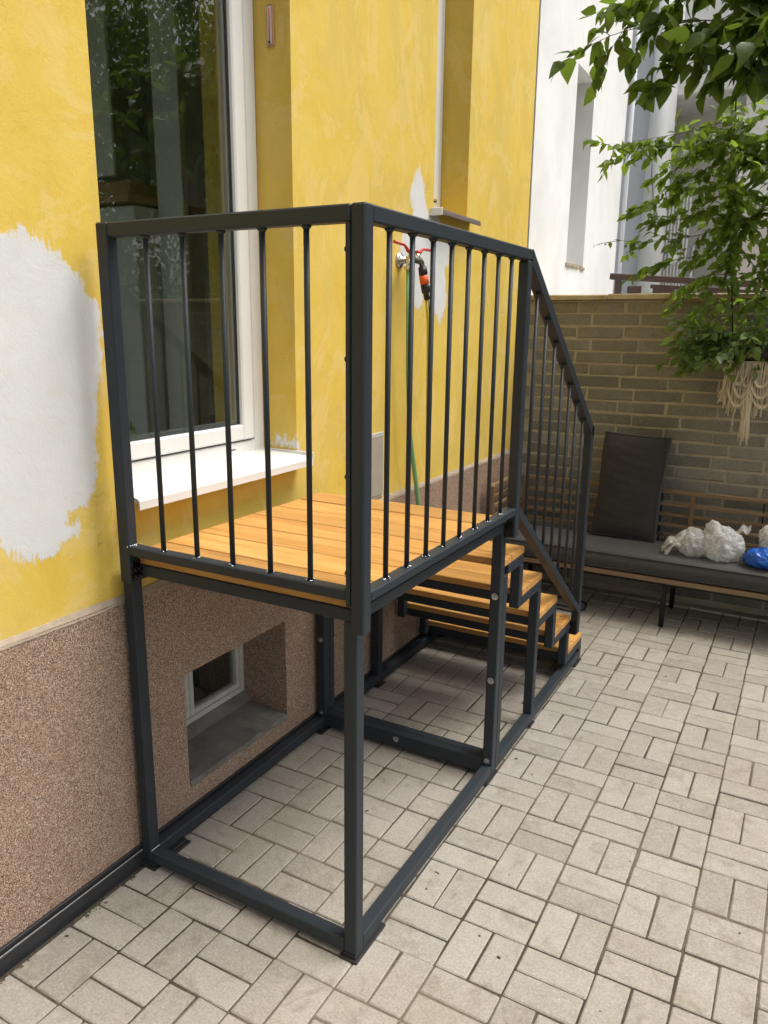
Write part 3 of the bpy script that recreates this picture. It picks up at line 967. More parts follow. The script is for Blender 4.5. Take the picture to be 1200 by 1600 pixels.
# steps
TZs = [.895, .711, .525, .341, .156]
TYs = [1.190, 1.450, 1.714, 1.974, 2.238]
for k, (zt, ye) in enumerate(zip(TZs, TYs)):
    yb = (TYs[k - 1] if k else Y1 + 2 * TB - .05) + .003
    ym = ye - .146
    board('tread_board', XL + .003, XR - .001, ym, ye + .002, zt - .028, zt)
    board('tread_board', XL + .003, XR - .001, max(yb, ym - .145), ym - .0045, zt - .028, zt)
    for xa in (RX, LX):
        y_start = (TYs[k - 1] if k else Y1 + 2 * TB + .0015)
        s0 = obj('stringer', MB().box(xa + .0003, xa + TB - .0003, y_start + .0003, ye - .0005, zt - .0685, zt - .0285, .003), M['steel'], plat)
        zlow = [.643, .0590, .273, .088, .0590][k]
        obj('stringer', MB().box(xa, xa + TB, ye - TB, ye, zlow, zt - .0690, .003), M['steel'], plat)
    beam('tread_beam', LX + TB + .0005, RX - .0005, ye - TB + .0005, ye - .001, zt - .0685, zt - .0288)
    if k: beam('tread_beam', LX + TB + .0005, RX - .0005, yb + .001, yb + TB - .008, zt - .0685, zt - .0288)
# rubber and steel feet
def foot(x, y, lx, ly):
    o = obj('foot_pad', MB().box(x, x + lx, y, y + ly, .0005, .0075, .0015).box(x + .008, x + lx - .008, y + .008, y + ly - .008, .0076, .0178, .001), M['rubber'], plat)
foot(RX - .012, YF - .010, .060, .17); foot(LX + .002, YF - .012, .062, .17)
foot(RX - .010, Y1 - .05, .054, .12); foot(LX + .002, Y1 - .05, .054, .12)
foot(RX - .004, YE - .11, .05, .11); foot(LX + .004, YE - .11, .05, .11)
foot(RX - .004, 1.40, .048, .06); foot(LX + .004, 1.40, .048, .06)
# bolts: hexagon with washer, axis along -y or +x
def bolt_mesh(mat, r=.0085, dome=False):
    mb = MB()
    mb.lathe([(r * 1.55, 0), (r * 1.55, .0018), (r * 1.0, .0019), (r * 1.0, .008), (r * .75, .0105), (r * .1, .0112)] if dome else
             [(r * 1.6, 0), (r * 1.6, .0018), (r, .0019), (r, .0075), (r * .5, .0076), (r * .5, .012), (r * .1, .0121)], None, 8, False)
    return mb.mesh('bolt', mat, False)[0]
BZ, BB = bolt_mesh(M['bolt_zinc']), bolt_mesh(M['bolt_black'], .0075, True)
def bolt(p, axis, me, parent=plat, s=1.0):
    o = link('bolt', me, p, parent)
    o.rotation_euler = Vector(axis).to_track_quat('Z', 'Y').to_euler()
    o.scale = (s, s, s)
    return o
for z in (.055, .40, .74):
    bolt((RX + .020, Y1 - .0002, z + .02), (0, -1, 0), BZ)
    bolt((LX + .020, Y1 - .0002, z + .02), (0, -1, 0), BZ)
bolt((-.62, Y1 - .0001, .055), (0, -1, 0), BZ)
for (x, y, z, ax) in ((XR + .0002, YF + .008, .048, 0), (XR + .0002, YF + .008, .030, 0), (XR + .0002, YF + .008, .066, 0), (XR + .0002, YF + .030, .075, 0),
                      (RX + .028, YF - .0002, .034, 1), (RX + .028, YF - .0002, .052, 1), (LX + .034, YF + .012, .066, 2), (LX + .034, YF + .03, .066, 2)):
    pass
hole = MB()
def drill(p, axis, r=.0026):
    m = Matrix.Translation(p) @ Vector(axis).to_track_quat('Z', 'Y').to_matrix().to_4x4()
    hole.lathe([(r, 0), (r, .0004)], m, 8, False)
for y, z in ((.008, .030), (.008, .048), (.008, .066), (.028, .074)): drill((XR, YF + y, z), (1, 0, 0))
for x, z in ((.028, .034), (.028, .052)): drill((RX + x, YF, z), (0, -1, 0))
for y in (.012, .030): drill((LX + TB, YF + y, .068), (1, 0, 0))
drill((RX + .02, TYs[0] - TB, .66), (0, -1, 0), .004); drill((RX + .02, TYs[2] - TB, .29), (0, -1, 0), .004)
for x, z in ((.014, .47), (.030, .455), (.020, .485)): drill((RX + x, TYs[1] - TB, z - .02), (0, -1, 0), .0035)

# ---- railings
RT = .038
XO = -.156                                   # outer face of the right railing
YO = -.131                                   # outer face of the front railing
ZT, ZR = 1.993, 1.101                        # top of hand rail, top of bottom rail
def rail_part(name, mb, parent): return obj(name, mb, M['steel'], parent)
def baluster(x, y, z0, z1, parent, r=.0072):
    return obj('baluster', MB().tube([(x, y, z0), (x, y, z1)], r, 8), M['steel'], parent)
COLLAR = MB().lathe([(.0075, -.009), (.0085, -.007), (.0120, -.003), (.0125, 0)], None, 10).mesh('collar', M['steel'], False)[0]
def collars(parent, pts):
    for p in pts: link('collar', COLLAR, p, parent)
def welds(mb, pts, rr):
    for x, y, z in pts:
        for k in range(7):
            a = rr.uniform(0, 6.3); d = rr.uniform(.007, .012); s = rr.uniform(.0018, .0034)
            m = Matrix.Translation((x + d * math.cos(a), y + d * math.sin(a), z + rr.uniform(.0, .003))) @ Matrix.Rotation(a, 4, 'Z')
            mb.lathe([(s * .3, -s), (s, -s * .3), (s * .9, s * .4), (s * .2, s)], m, 6)

# right railing: corner post, top rail, middle post
YP1 = .992
rr_ = obj('right_railing', MB().box(XO - RT, XO, YO, YO + RT, .996, ZT, .004), M['steel'], plat, label='long right railing with eight balusters')
rail_part('top_rail', MB().box(XO - RT + .0003, XO - .0003, YO + RT + .0005, YP1 - .0005, ZT - RT, ZT - .0003, .004), rr_)
rail_part('bottom_rail', MB().box(XO - RT + .0003, XO - .0003, YO + RT + .0005, YP1 - RT - .0005, ZR - .026, ZR, .003), rr_)
rail_part('post', MB().box(XO - RT, XO, YP1 - RT, YP1, .986, ZT - RT - .0005, .004), rr_)
xb = XO - RT / 2
ys = [.012 + .1178 * k for k in range(8)]
for y in ys: baluster(xb, y, ZR, ZT - RT, rr_)
collars(rr_, [(xb, y, ZT - RT) for y in ys])
wm = MB(); welds(wm, [(xb, y, ZR) for y in ys], wr); obj('weld_beads', wm, M['weld'], rr_)
drill((XO - RT + .010, YO, ZT - .012), (0, -1, 0), .0042); drill((XO - .012, YO, ZT - .010), (0, -1, 0), .0042)
drill((XO, YO + RT + .012, ZR - .012), (1, 0, 0), .004)
# front railing
XFL = -.988
fr = obj('front_railing', MB().box(XFL, XFL + .042, YO, YO + RT, .992, ZT, .004), M['steel'], plat, label='short front railing with five balusters')
rail_part('top_rail', MB().box(XFL + .0425, XO - RT - .0015, YO + .0003, YO + RT - .0003, ZT - RT, ZT - .0005, .004), fr)
rail_part('bottom_rail', MB().box(XFL + .0425, -.2085, YO + .0003, YO + RT - .0003, ZR - .022, ZR + .006, .003), fr)
rail_part('end_bar', MB().box(-.208, XO - RT - .0015, YO + .0003, YO + RT - .0003, 1.064, ZT - RT - .0005, .002), fr)
yb_ = YO + RT / 2
xs = [-.825 + .1255 * k for k in range(5)]
for x in xs: baluster(x, yb_, ZR + .006, ZT - RT, fr)
collars(fr, [(x, yb_, ZT - RT) for x in xs])
wm = MB(); welds(wm, [(x, yb_, ZR + .006) for x in xs] + [(XFL + .044, yb_ - .012, ZR + .005), (XFL + .044, yb_, ZR + .005), (XFL + .044, yb_ + .01, ZR + .005)], wr); obj('weld_beads', wm, M['weld'], fr)
for z in (1.90, 1.66, 1.385, 1.145):
    bolt((-.2082, yb_, z), (-1, 0, 0), BB, fr)
drill((XFL + .046, YO, ZR - .004), (0, -1, 0), .0035); drill((-.218, YO, ZR - .008), (0, -1, 0), .0045)
# clamp plates with bolt clusters
obj('clamp_plate', MB().box(XFL + .0425, XFL + .0485, YO + .006, YF + .05, .998, 1.062, .002), M['bolt_black'], plat)
for dy, dz in ((.008, .012), (.024, .012), (.008, .034), (.024, .034)):
    bolt((XFL + .0487, YO + dy + .004, 1.002 + dz), (1, 0, 0), BB, plat, 1.05)
for dx, dz in ((0, 0), (.017, .003), (.002, .02), (.019, .024)):
    bolt((XR - .024 + dx, YP1 - RT - .0005 - .012, 1.0 + dz), (0, -1, 0), BB, plat, .95)
obj('clamp_plate', MB().box(XR - .034, XO - RT + .034, YP1 - RT - .012, YP1 - RT - .0005, .992, 1.046, .002), M['bolt_black'], plat)
bolt((XR + .0002, YO + RT + .008, 1.028), (1, 0, 0), BZ, plat, .3)
# sloping stair railing
YEnd = 2.016
sl_top = lambda y: ZT - (y - YP1) * .700
sl_bot = lambda y: 1.100 - (y - YP1) * .712
st = obj('stair_railing', MB().box(XO - RT, XO, YEnd - RT, YEnd, .245, sl_top(YEnd - RT) - .012, .004), M['steel'], plat, label='sloping stair railing with seven balusters')
hr = MB()
t = .040
for f, y0, y1, xa, xb2 in ((sl_top, YP1 + .0005, YEnd, XO - RT, XO), (sl_bot, YP1 + .0005, YEnd - RT - .0005, XO - RT + .0004, XO - .0004)):
    th_ = t if f is sl_top else .03
    dv = th_ * 1.22
    vs = [(xx, y, z) for xx in (xa, xb2) for y, z in ((y0, f(y0)), (y1, f(y1)), (y1, f(y1) - dv), (y0, f(y0) - dv))]
    mb = MB().add(vs, [(0, 1, 2, 3), (7, 6, 5, 4), (0, 4, 5, 1), (1, 5, 6, 2), (2, 6, 7, 3), (3, 7, 4, 0)])
    rail_part('hand_rail' if f is sl_top else 'lower_rail', mb, st)
yss = [1.117 + .1243 * k for k in range(7)]
for y in yss: baluster(xb, y, sl_bot(y) - .02, sl_top(y) - .042, st)
collars(st, [(xb, y, sl_top(y) - t * 1.22 - .006) for y in yss])
obj('clamp_plate', MB().box(XR - .036, XO - RT + .034, YEnd - RT - .012, YEnd - RT - .0005, .245, .315, .002), M['bolt_black'], plat)
for dx, dz in ((0, 0), (.016, .004), (.002, .022), (.018, .026)):
    bolt((XR - .024 + dx, YEnd - RT - .013, .258 + dz), (0, -1, 0), BZ if dz > .02 else BB, plat, .8)
obj('drill_holes', hole, M['gasket'], plat)
obj('welds', MB().bar((LX + TB - .0005, YF + .002, .0595), (LX + TB - .0005, YF + TB, .0595), .003, .003, .001), M['weld'], plat)

# ------------------------------------------------------------------ bench, cushions, bags
bench = thing('garden_bench', 'long low wooden slatted bench with black metal legs at the brick wall', 'bench', (.3, 3.1, 0))
FX0, FX1 = -.97, 1.9
yfb = lambda x: 2.925 + (x + .75) * .004
obj('front_rail', MB().box(FX0, FX1, 2.915, 2.94, .282, .312, .003), M['bench_wood_x'], bench)
obj('seat_frame', MB().box(FX0 + .01, FX1, 2.9405, 2.975, .262, .295, .002).box(FX0 + .01, FX1, 3.30, 3.34, .262, .295, .002), M['bolt_black'], bench)
for k in range(5):
    y = 2.98 + k * .082
    obj('seat_slat', MB().box(FX0, FX1, y, y + .06, .296, .314, .002), M['bench_wood_x'], bench)
for x in (-.86, .085, 1.25):
    for yl in (2.942, 3.32): obj('leg', MB().box(x, x + .028, yl, yl + .03, .0005, .2615, .002), M['bolt_black'], bench)
YBK = 3.415
obj('back_rail', MB().box(-.955, FX1, YBK - .012, YBK + .016, .722, .748, .003), M['bench_wood_x'], bench)
for k in range(4):
    z = .445 + k * .066
    obj('back_slat', MB().box(-.95, FX1, YBK - .008, YBK + .008, z, z + .020, .002), M['bench_wood_x'], bench)
for x in (-.955, .137, 1.25):
    obj('back_post', MB().box(x, x + .028, YBK - .016, YBK - .0085 + .002, .32, .7215, .002), M['bench_wood_z'], bench)
for x in (-.22, -.04, .55, .9):
    obj('back_brace', MB().box(x, x + .008, YBK + .0085, YBK + .016, .32, .7215, .001), M['bolt_black'], bench)
# side rest along the house wall
obj('arm_post', MB().box(-.985, -.935, 2.79, 2.815, .30, .775, .003), M['bench_wood_z'], bench)
obj('arm_rail', MB().box(-.985, -.95, 2.8155, 3.39, .745, .775, .003), M['bench_wood_z'], bench)
for k in range(5):
    z = .42 + k * .066
    obj('arm_slat', MB().box(-.975, -.96, 2.816, 3.39, z, z + .02, .002), M['bench_wood_z'], bench)

def cushion(name, cx, cy, cz, lx, ly, lz, mat, puff, rot=None, nx=40, ny=14, seed=1, sag=.0, pip=True, round_=False):
    """boxy upholstered cushion: rounded grid shell with soft puffing and piping along both rims"""
    def surf(u, v, side):
        x, y = (u - .5) * lx, (v - .5) * ly
        e = min(u, 1 - u) * lx; f = min(v, 1 - v) * ly
        k = (1 - math.exp(-e / (.06 * max(lx, ly) ** .5))) * (1 - math.exp(-f / .05))
        nz = mnoise.noise(Vector((x * 5 + seed, y * 6, side * 3.7))) * .006 + mnoise.noise(Vector((x * 16 + seed, y * 14, side))) * .0025
        if round_:
            x *= 1 - .035 * (1 - abs(2 * v - 1) ** 2.5) + .018 * math.sin(v * 9 + side)
            y *= 1 - .022 * (1 - abs(2 * u - 1) ** 2.5)
            nz += .010 * k * mnoise.noise(Vector((x * 3.5 + seed, y * 22 + 4 * x, side * 2)))
        return Vector((x, y, side * (lz / 2 + puff * k) + nz * k))
    mb = MB(); vs = []; fs = []
    for side in (1, -1):
        o = len(vs)
        for j in range(ny + 1):
            for i in range(nx + 1):
                vs.append(surf(i / nx, j / ny, side))
        for j in range(ny):
            for i in range(nx):
                q = (o + j * (nx + 1) + i, o + j * (nx + 1) + i + 1, o + (j + 1) * (nx + 1) + i + 1, o + (j + 1) * (nx + 1) + i)
                fs.append(q if side > 0 else q[::-1])
    rim = [(i, 0) for i in range(nx)] + [(nx, j) for j in range(ny)] + [(i, ny) for i in range(nx, 0, -1)] + [(0, j) for j in range(ny, 0, -1)]
    top = [j * (nx + 1) + i for i, j in rim]; off = (nx + 1) * (ny + 1)
    mid = []
    for t_ in top:
        p = (vs[t_] + vs[t_ + off]) / 2
        w = Vector((p.x / (lx / 2), p.y / (ly / 2), 0))
        mid.append(len(vs)); vs.append(p + Vector((.010 * round(w.x), .010 * round(w.y), 0)))
    n = len(top)
    for k in range(n):
        k2 = (k + 1) % n
        fs.append((top[k2], top[k], mid[k], mid[k2])); fs.append((mid[k2], mid[k], top[k] + off, top[k2] + off))
    m = Matrix.Translation((cx, cy, cz)) @ (rot or Matrix.Identity(4))
    mb.add(vs, fs, True, m)
    o = obj(name, mb, mat)
    if pip:
        for sgn, idx in ((1, top), (-1, [t_ + off for t_ in top])):
            pts = [m @ (vs[t_] * 1.003) for t_ in idx] + [m @ (vs[idx[0]] * 1.003)]
            obj('piping', MB().tube(pts, .0045, 6, False), mat, o)
    return o
c1 = cushion('seat_cushion', .47, 3.135, .372, 2.78, .44, .088, M['seat_fabric'], .018, None, 90, 16, 2)
tag(c1, 'long charcoal seat cushion lying on the low bench', 'cushion')
rot = Matrix.Rotation(R(2.0), 4, 'Y') @ Matrix.Rotation(R(90 - 8), 4, 'X')
c2 = cushion('back_pillow', -.222, 3.335, .755, .385, .66, .085, M['pillow_fabric'], .046, rot, 30, 60, 5, round_=True)
tag(c2, 'dark upright pillow leaning on the brick wall', 'pillow')

# the armful of plastic bags
def bag(name, lobes, mat, seed, tail=None, n=(80, 54)):
    mb = MB()
    for li, (cx, cyy, cz, rx, ry, rz) in enumerate(lobes):
        vs, fs = [], []
        nu, nv = n
        for j in range(nv + 1):
            ph = math.pi * j / nv
            for i in range(nu):
                a = 2 * math.pi * i / nu
                d = Vector((math.cos(a) * math.sin(ph), math.sin(a) * math.sin(ph), math.cos(ph)))
                q = d * 2.6 + Vector((seed + li * 3.1, 0, 0))
                k = 1 + .20 * mnoise.noise(q) + .14 * (.5 - abs(mnoise.noise(q * 2.1))) + .12 * (.4 - abs(mnoise.noise(q * 4.6))) + .07 * (.4 - abs(mnoise.noise(q * 9.5)))
                p = Vector((d.x * rx * k, d.y * ry * k, d.z * rz * k))
                if p.z < -rz * .82: p.z = -rz * .82 + .03 * (p.z + rz * .82)
                vs.append(p + Vector((cx, cyy, cz)))
        for j in range(nv):
            for i in range(nu):
                i2 = (i + 1) % nu
                fs.append((j * nu + i, (j + 1) * nu + i, (j + 1) * nu + i2, j * nu + i2))
        mb.add(vs, fs, True)
    for (p0, p1, w, ph) in (tail or []):
        p0, p1 = Vector(p0), Vector(p1)
        vs, fs = [], []
        N_, K = 9, 7
        ax = (p1 - p0)
        side = ax.cross(Vector((0, 0, 1))).normalized()
        for i in range(N_ + 1):
            t_ = i / N_
            for k in range(K + 1):
                s_ = k / K - .5
                vs.append(p0 + ax * t_ + side * s_ * w * (1.1 - .3 * t_) + Vector((0, 0, .02 * math.sin(6 * s_ * 3 + ph + t_ * 3) + .05 * t_ * (1 - t_) + .012 * math.sin(t_ * 11 + ph))))
        for i in range(N_):
            for k in range(K):
                fs.append((i * (K + 1) + k, i * (K + 1) + k + 1, (i + 1) * (K + 1) + k + 1, (i + 1) * (K + 1) + k))
        mb.add(vs, fs, True)
    return obj(name, mb, mat)
ZC = .434
b1 = bag('plastic_bag', [(.225, 3.09, ZC + .068, .088, .085, .082), (.368, 3.09, ZC + .084, .108, .10, .10), (.315, 3.11, ZC + .155, .045, .04, .055)], M['bag_white'], 3,
         [((.17, 3.07, ZC + .115), (.05, 3.03, ZC + .04), .08, 0), ((.17, 3.05, ZC + .09), (.075, 3.0, ZC + .018), .05, 1.3), ((.42, 3.12, ZC + .14), (.51, 3.13, ZC + .19), .05, 2.1)])
tag(b1, 'crumpled clear plastic bags heaped on the seat cushion', 'bag')
b2 = bag('plastic_bag', [(.66, 3.12, ZC + .12, .085, .09, .11), (.60, 3.11, ZC + .17, .04, .04, .05)], M['bag_white'], 8)
tag(b2, 'white bag on the cushion at the right photo edge', 'bag')
b3 = bag('plastic_bag', [(.60, 3.03, ZC + .05, .095, .075, .055), (.70, 3.02, ZC + .04, .08, .06, .045)], M['blue_plastic'], 5)
tag(b3, 'bright blue plastic bag beside the white bags', 'bag')

cb = MB().tube([(-.66, 3.02, .007), (-.55, 2.925, .007), (-.43, 2.915, .007), (-.37, 2.99, .007), (-.385, 3.10, .007), (-.47, 3.17, .007), (-.58, 3.13, .007), (-.62, 3.05, .013), (-.54, 2.975, .013), (-.44, 2.97, .012), (-.41, 3.05, .012), (-.48, 3.2, .007), (-.6, 3.35, .007)], .006, 8)
tag(obj('cable', cb, M['rubber']), 'black cable coiled on the paving under the bench', 'cable')

# ------------------------------------------------------------------ plants
def leaf_mesh(L, W, fold, droop):
    t = (0, .12, .36, .66, 1)
    w = (.04, .62, 1.0, .66, 0)
    vs = []
    for a, b in zip(t, w):
        zc = -droop * a * a * L
        if b == 0: vs.append((a * L, 0, zc))
        else: vs += [(a * L, -b * W / 2, zc + fold * b * W), (a * L, 0, zc), (a * L, b * W / 2, zc + fold * b * W)]
    fs = []
    for k in range(3):
        o = 3 * k
        fs += [(o, o + 3, o + 4, o + 1), (o + 1, o + 4, o + 5, o + 2)]
    fs += [(9, 12, 10), (10, 12, 11)]
    return vs, fs

lfr = random.Random(17)
def leaf_set(n, fold=.25, wr_=.6):
    return [leaf_mesh(1.0, wr_ * lfr.uniform(.85, 1.15), fold * lfr.uniform(.4, 1.3), lfr.uniform(.05, .45)) for _ in range(n)]

def leaf_matrix(p, d, size, rr, tilt=.6):
    d = Vector(d).normalized()
    n = Vector((rr.gauss(0, tilt), rr.gauss(0, tilt), 1))
    z = (n - d * n.dot(d))
    if z.length < .05: z = d.orthogonal()
    z.normalize(); y = z.cross(d)
    return Matrix(((d.x * size, y.x * size, z.x * size, p[0]), (d.y * size, y.y * size, z.y * size, p[1]),
                   (d.z * size, y.z * size, z.z * size, p[2]), (0, 0, 0, 1)))

def polyline(pts, step):
    pts = [Vector(p) for p in pts]
    # Catmull-Rom resample
    out = []
    for i in range(len(pts) - 1):
        p0, p1, p2, p3 = pts[max(i - 1, 0)], pts[i], pts[i + 1], pts[min(i + 2, len(pts) - 1)]
        n = max(1, int((p2 - p1).length / step))
        for k in range(n):
            t = k / n
            out.append(.5 * ((2 * p1) + (p2 - p0) * t + (2 * p0 - 5 * p1 + 4 * p2 - p3) * t * t + (3 * p1 - p0 - 3 * p2 + p3) * t ** 3))
    out.append(pts[-1])
    return out

def sprout(twigs, leaves, path, r0, leaf, rr, twig_every=.09, twig_len=.16, gap=.028, droop=.6, bare=0.0, spread=1.0):
    """thin branch with side twigs; leaves sit alternately along them"""
    pts = polyline(path, .04)
    twigs.tube(pts, [max(.0012, r0 * (1 - .8 * i / len(pts))) for i in range(len(pts))], 5)
    acc = 0; side = 1
    for i in range(1, len(pts)):
        seg = pts[i] - pts[i - 1]; acc += seg.length
        f = i / len(pts)
        if f < bare: continue
        if acc >= twig_every or i == len(pts) - 1:
            acc = 0; side = -side
            ax = seg.normalized()
            lat = Vector((rr.gauss(0, .7), rr.gauss(0, .7), rr.gauss(-.15, .5))) * spread + ax * .9
            if i == len(pts) - 1: lat = ax
            lat.normalize()
            L = twig_len * rr.uniform(.5, 1.25)
            tp_ = [pts[i] + lat * L * t + Vector((0, 0, -droop * .25 * L * t * t)) for t in (0, .35, .7, 1)]
            twigs.tube(tp_, [.0016, .0013, .001, .0006], 4)
            nl = max(2, int(L / gap))
            for k in range(nl + 1):
                t = (k + rr.uniform(.2, .9)) / (nl + 1) if k < nl else 1
                p = tp_[0] + lat * L * t + Vector((0, 0, -droop * .25 * L * t * t))
                a = Vector((rr.gauss(0, .75), rr.gauss(0, .75), -droop + rr.gauss(0, .45))) + lat * .8
                leaves.append((p, a, leaf * rr.choice((rr.uniform(.4, .8), rr.uniform(.7, 1.15), rr.uniform(.85, 1.2)))))

def plant_leaves(parent, leaves, shapes, mat, rr, nsingle, tilt=.6, name='leaf', field='foliage'):
    mes = []
    for v, f in shapes:
        me = bpy.data.meshes.new('leaf'); me.from_pydata(v, [], f); me.materials.append(mat)
        me.polygons.foreach_set('use_smooth', [True] * len(f)); me.update(); mes.append(me)
    def key(l):
        u, v, z = cam_px(l[0])
        return l[2] / z if z > 0 and -20 < u < 1220 and -20 < v < 1620 else 0
    leaves.sort(key=key, reverse=True)
    rest = MB()
    for k, (p, d, s) in enumerate(leaves):
        m = leaf_matrix(p, d, s, rr, tilt)
        q = rr.randrange(len(shapes))
        if k < nsingle and key((p, d, s)) > 0:
            o = bpy.data.objects.new(name, mes[q]); COL.objects.link(o); o.parent = parent
            o.matrix_local = Matrix.Translation(-WPOS[parent.name]) @ m
        else:
            rest.add(*shapes[q], smooth=True, mat=m)
    if rest.v:
        obj(field, rest, mat, parent, kind='stuff')

tree = thing('yard_tree', 'leafy tree whose branches hang in from the top right', 'tree', (3.3, 5.6, 0))
tw = MB(); tl = []
trr = random.Random(23)
trunk = MB().tube(polyline([(3.3, 5.6, -.05), (3.27, 5.56, .8), (3.32, 5.5, 1.8), (3.22, 5.42, 2.7), (3.2, 5.4, 3.6)], .15), [.15 - .0035 * k for k in range(26)][:len(polyline([(3.3, 5.6, -.05), (3.27, 5.56, .8), (3.32, 5.5, 1.8), (3.22, 5.42, 2.7), (3.2, 5.4, 3.6)], .15))], 12)
obj('trunk', trunk, M['bark'], tree)
lim = MB()
for path, r0 in (([(3.2, 5.4, 2.9), (2.5, 4.3, 3.5), (1.7, 3.2, 3.6), (1.3, 2.7, 3.35), (.9, 2.2, 3.1)], .045),
                 ([(3.22, 5.42, 2.6), (2.2, 4.3, 3.1), (1.2, 3.4, 3.05), (.6, 3.1, 2.86)], .035),
                 ([(3.2, 5.4, 3.4), (3.4, 5.9, 4.3), (3.6, 6.3, 5.3)], .06),
                 ([(3.2, 5.4, 3.3), (4.2, 5.5, 4.2), (5.0, 5.8, 5.0)], .06),
                 ([(3.2, 5.4, 3.1), (4.0, 4.9, 3.8), (4.6, 4.6, 4.4)], .05),
                 ([(3.2, 5.4, 3.0), (4.0, 6.6, 3.7), (4.6, 7.6, 4.3)], .05)):
    pl = polyline(path, .12)
    lim.tube(pl, [r0 * (1 - .75 * i / len(pl)) for i in range(len(pl))], 7)
obj('limbs', lim, M['bark'], tree)
near = dict(r0=.006, leaf=.092, rr=trr, twig_every=.036, twig_len=.17, gap=.022, droop=.5)
for path in ([(1.3, 2.7, 3.35), (.75, 2.15, 3.0), (.4, 2.0, 2.91), (.06, 1.98, 2.95), (-.16, 2.0, 2.95), (-.28, 2.02, 2.93)],
             [(1.2, 2.6, 3.4), (.55, 2.1, 3.12), (.2, 2.0, 3.08), (-.2, 2.02, 3.06)],
             [(1.0, 2.3, 3.15), (.6, 2.08, 2.90), (.38, 2.0, 2.82), (.18, 1.98, 2.80), (.0, 2.0, 2.74)],
             [(1.0, 2.3, 3.1), (.62, 2.1, 2.85), (.42, 2.03, 2.78), (.3, 2.0, 2.74)],
             [(1.1, 2.4, 3.3), (.62, 2.15, 3.05), (.3, 2.05, 2.98), (.1, 2.0, 2.86)],
             [(1.1, 2.4, 3.3), (.7, 2.2, 3.16), (.34, 2.1, 3.12), (.05, 2.05, 3.12)],
             [(1.1, 2.4, 3.2), (.8, 2.0, 3.0), (.6, 1.85, 2.95), (.45, 1.8, 2.85)],
             [(1.1, 2.5, 3.2), (.7, 2.25, 3.0), (.45, 2.15, 2.93), (.22, 2.1, 2.90)],
             [(1.2, 2.5, 3.3), (.75, 2.2, 3.2), (.5, 2.1, 3.1), (.36, 2.05, 2.98)],
             [(1.1, 2.5, 3.1), (.7, 2.3, 2.88), (.5, 2.2, 2.82), (.36, 2.15, 2.80)]):
    sprout(tw, tl, path, **near)
plant_leaves(tree, tl, leaf_set(8, .10, .66), M['tree_leaf'], trr, 290, .9, 'leaf', 'near_foliage')
obj('twigs', tw, M['twig'], tree)
# main crown: many small leaves in uneven clumps
cl = []
ccl = []
for _ in range(150):
    a = trr.uniform(0, 6.28); rad = trr.uniform(.2, 1) ** .6
    c = Vector((4.3 + 1.9 * rad * math.cos(a), 6.4 + 2.1 * rad * math.sin(a), 3.9 + trr.gauss(0, 1.0)))
    ccl.append((c, trr.uniform(.18, .5)))
for c, rad in ccl:
    for _ in range(int(105 * (rad / .3) ** 2)):
        d = Vector((trr.gauss(0, 1), trr.gauss(0, 1), trr.gauss(0, .7))).normalized() * rad * trr.uniform(.3, 1) ** .5
        cl.append((c + d, Vector((trr.gauss(0, .7), trr.gauss(0, .7), -.6)), trr.uniform(.06, .10)))
crown = MB()
cs = leaf_set(4, .22, .62)
for p, d, s_ in cl:
    crown.add(*cs[trr.randrange(4)], smooth=True, mat=leaf_matrix(p, d, s_, trr, .7))
obj('crown', crown, M['tree_leaf'], tree, kind='stuff')

# second tree further along, seen mainly as a reflection in the window
t2 = thing('background_tree', 'taller tree behind the brick wall, seen reflected in the window', 'tree', (8.0, 11.5, 0))
obj('trunk', MB().tube([(8.0, 11.5, -.05), (7.9, 11.4, 1.5), (8.05, 11.3, 3.2), (7.9, 11.4, 5.2)], [.2, .17, .13, .06], 10), M['bark'], t2)
c2_ = MB()
for _ in range(170):
    a = trr.uniform(0, 6.28); rad = trr.uniform(.1, 1) ** .55
    zc = trr.uniform(1.0, 6.2)
    k = 2.6 * math.sin(min(1, (zc - .2) / 5.5) * 2.7) ** .6
    c = Vector((7.9 + 1.2 * k * rad * math.cos(a), 11.4 + 1.2 * k * rad * math.sin(a), zc * 1.25))
    rd = trr.uniform(.3, .75)
    for _q in range(int(42 * (rd / .4) ** 2)):
        d = Vector((trr.gauss(0, 1), trr.gauss(0, 1), trr.gauss(0, .7))).normalized() * rd * trr.uniform(.3, 1) ** .5
        c2_.add(*cs[trr.randrange(4)], smooth=True, mat=leaf_matrix(c + d, Vector((trr.gauss(0, .7), trr.gauss(0, .7), -.5)), trr.uniform(.10, .15), trr, .7))
obj('crown', c2_, M['tree_leaf'], t2, kind='stuff')

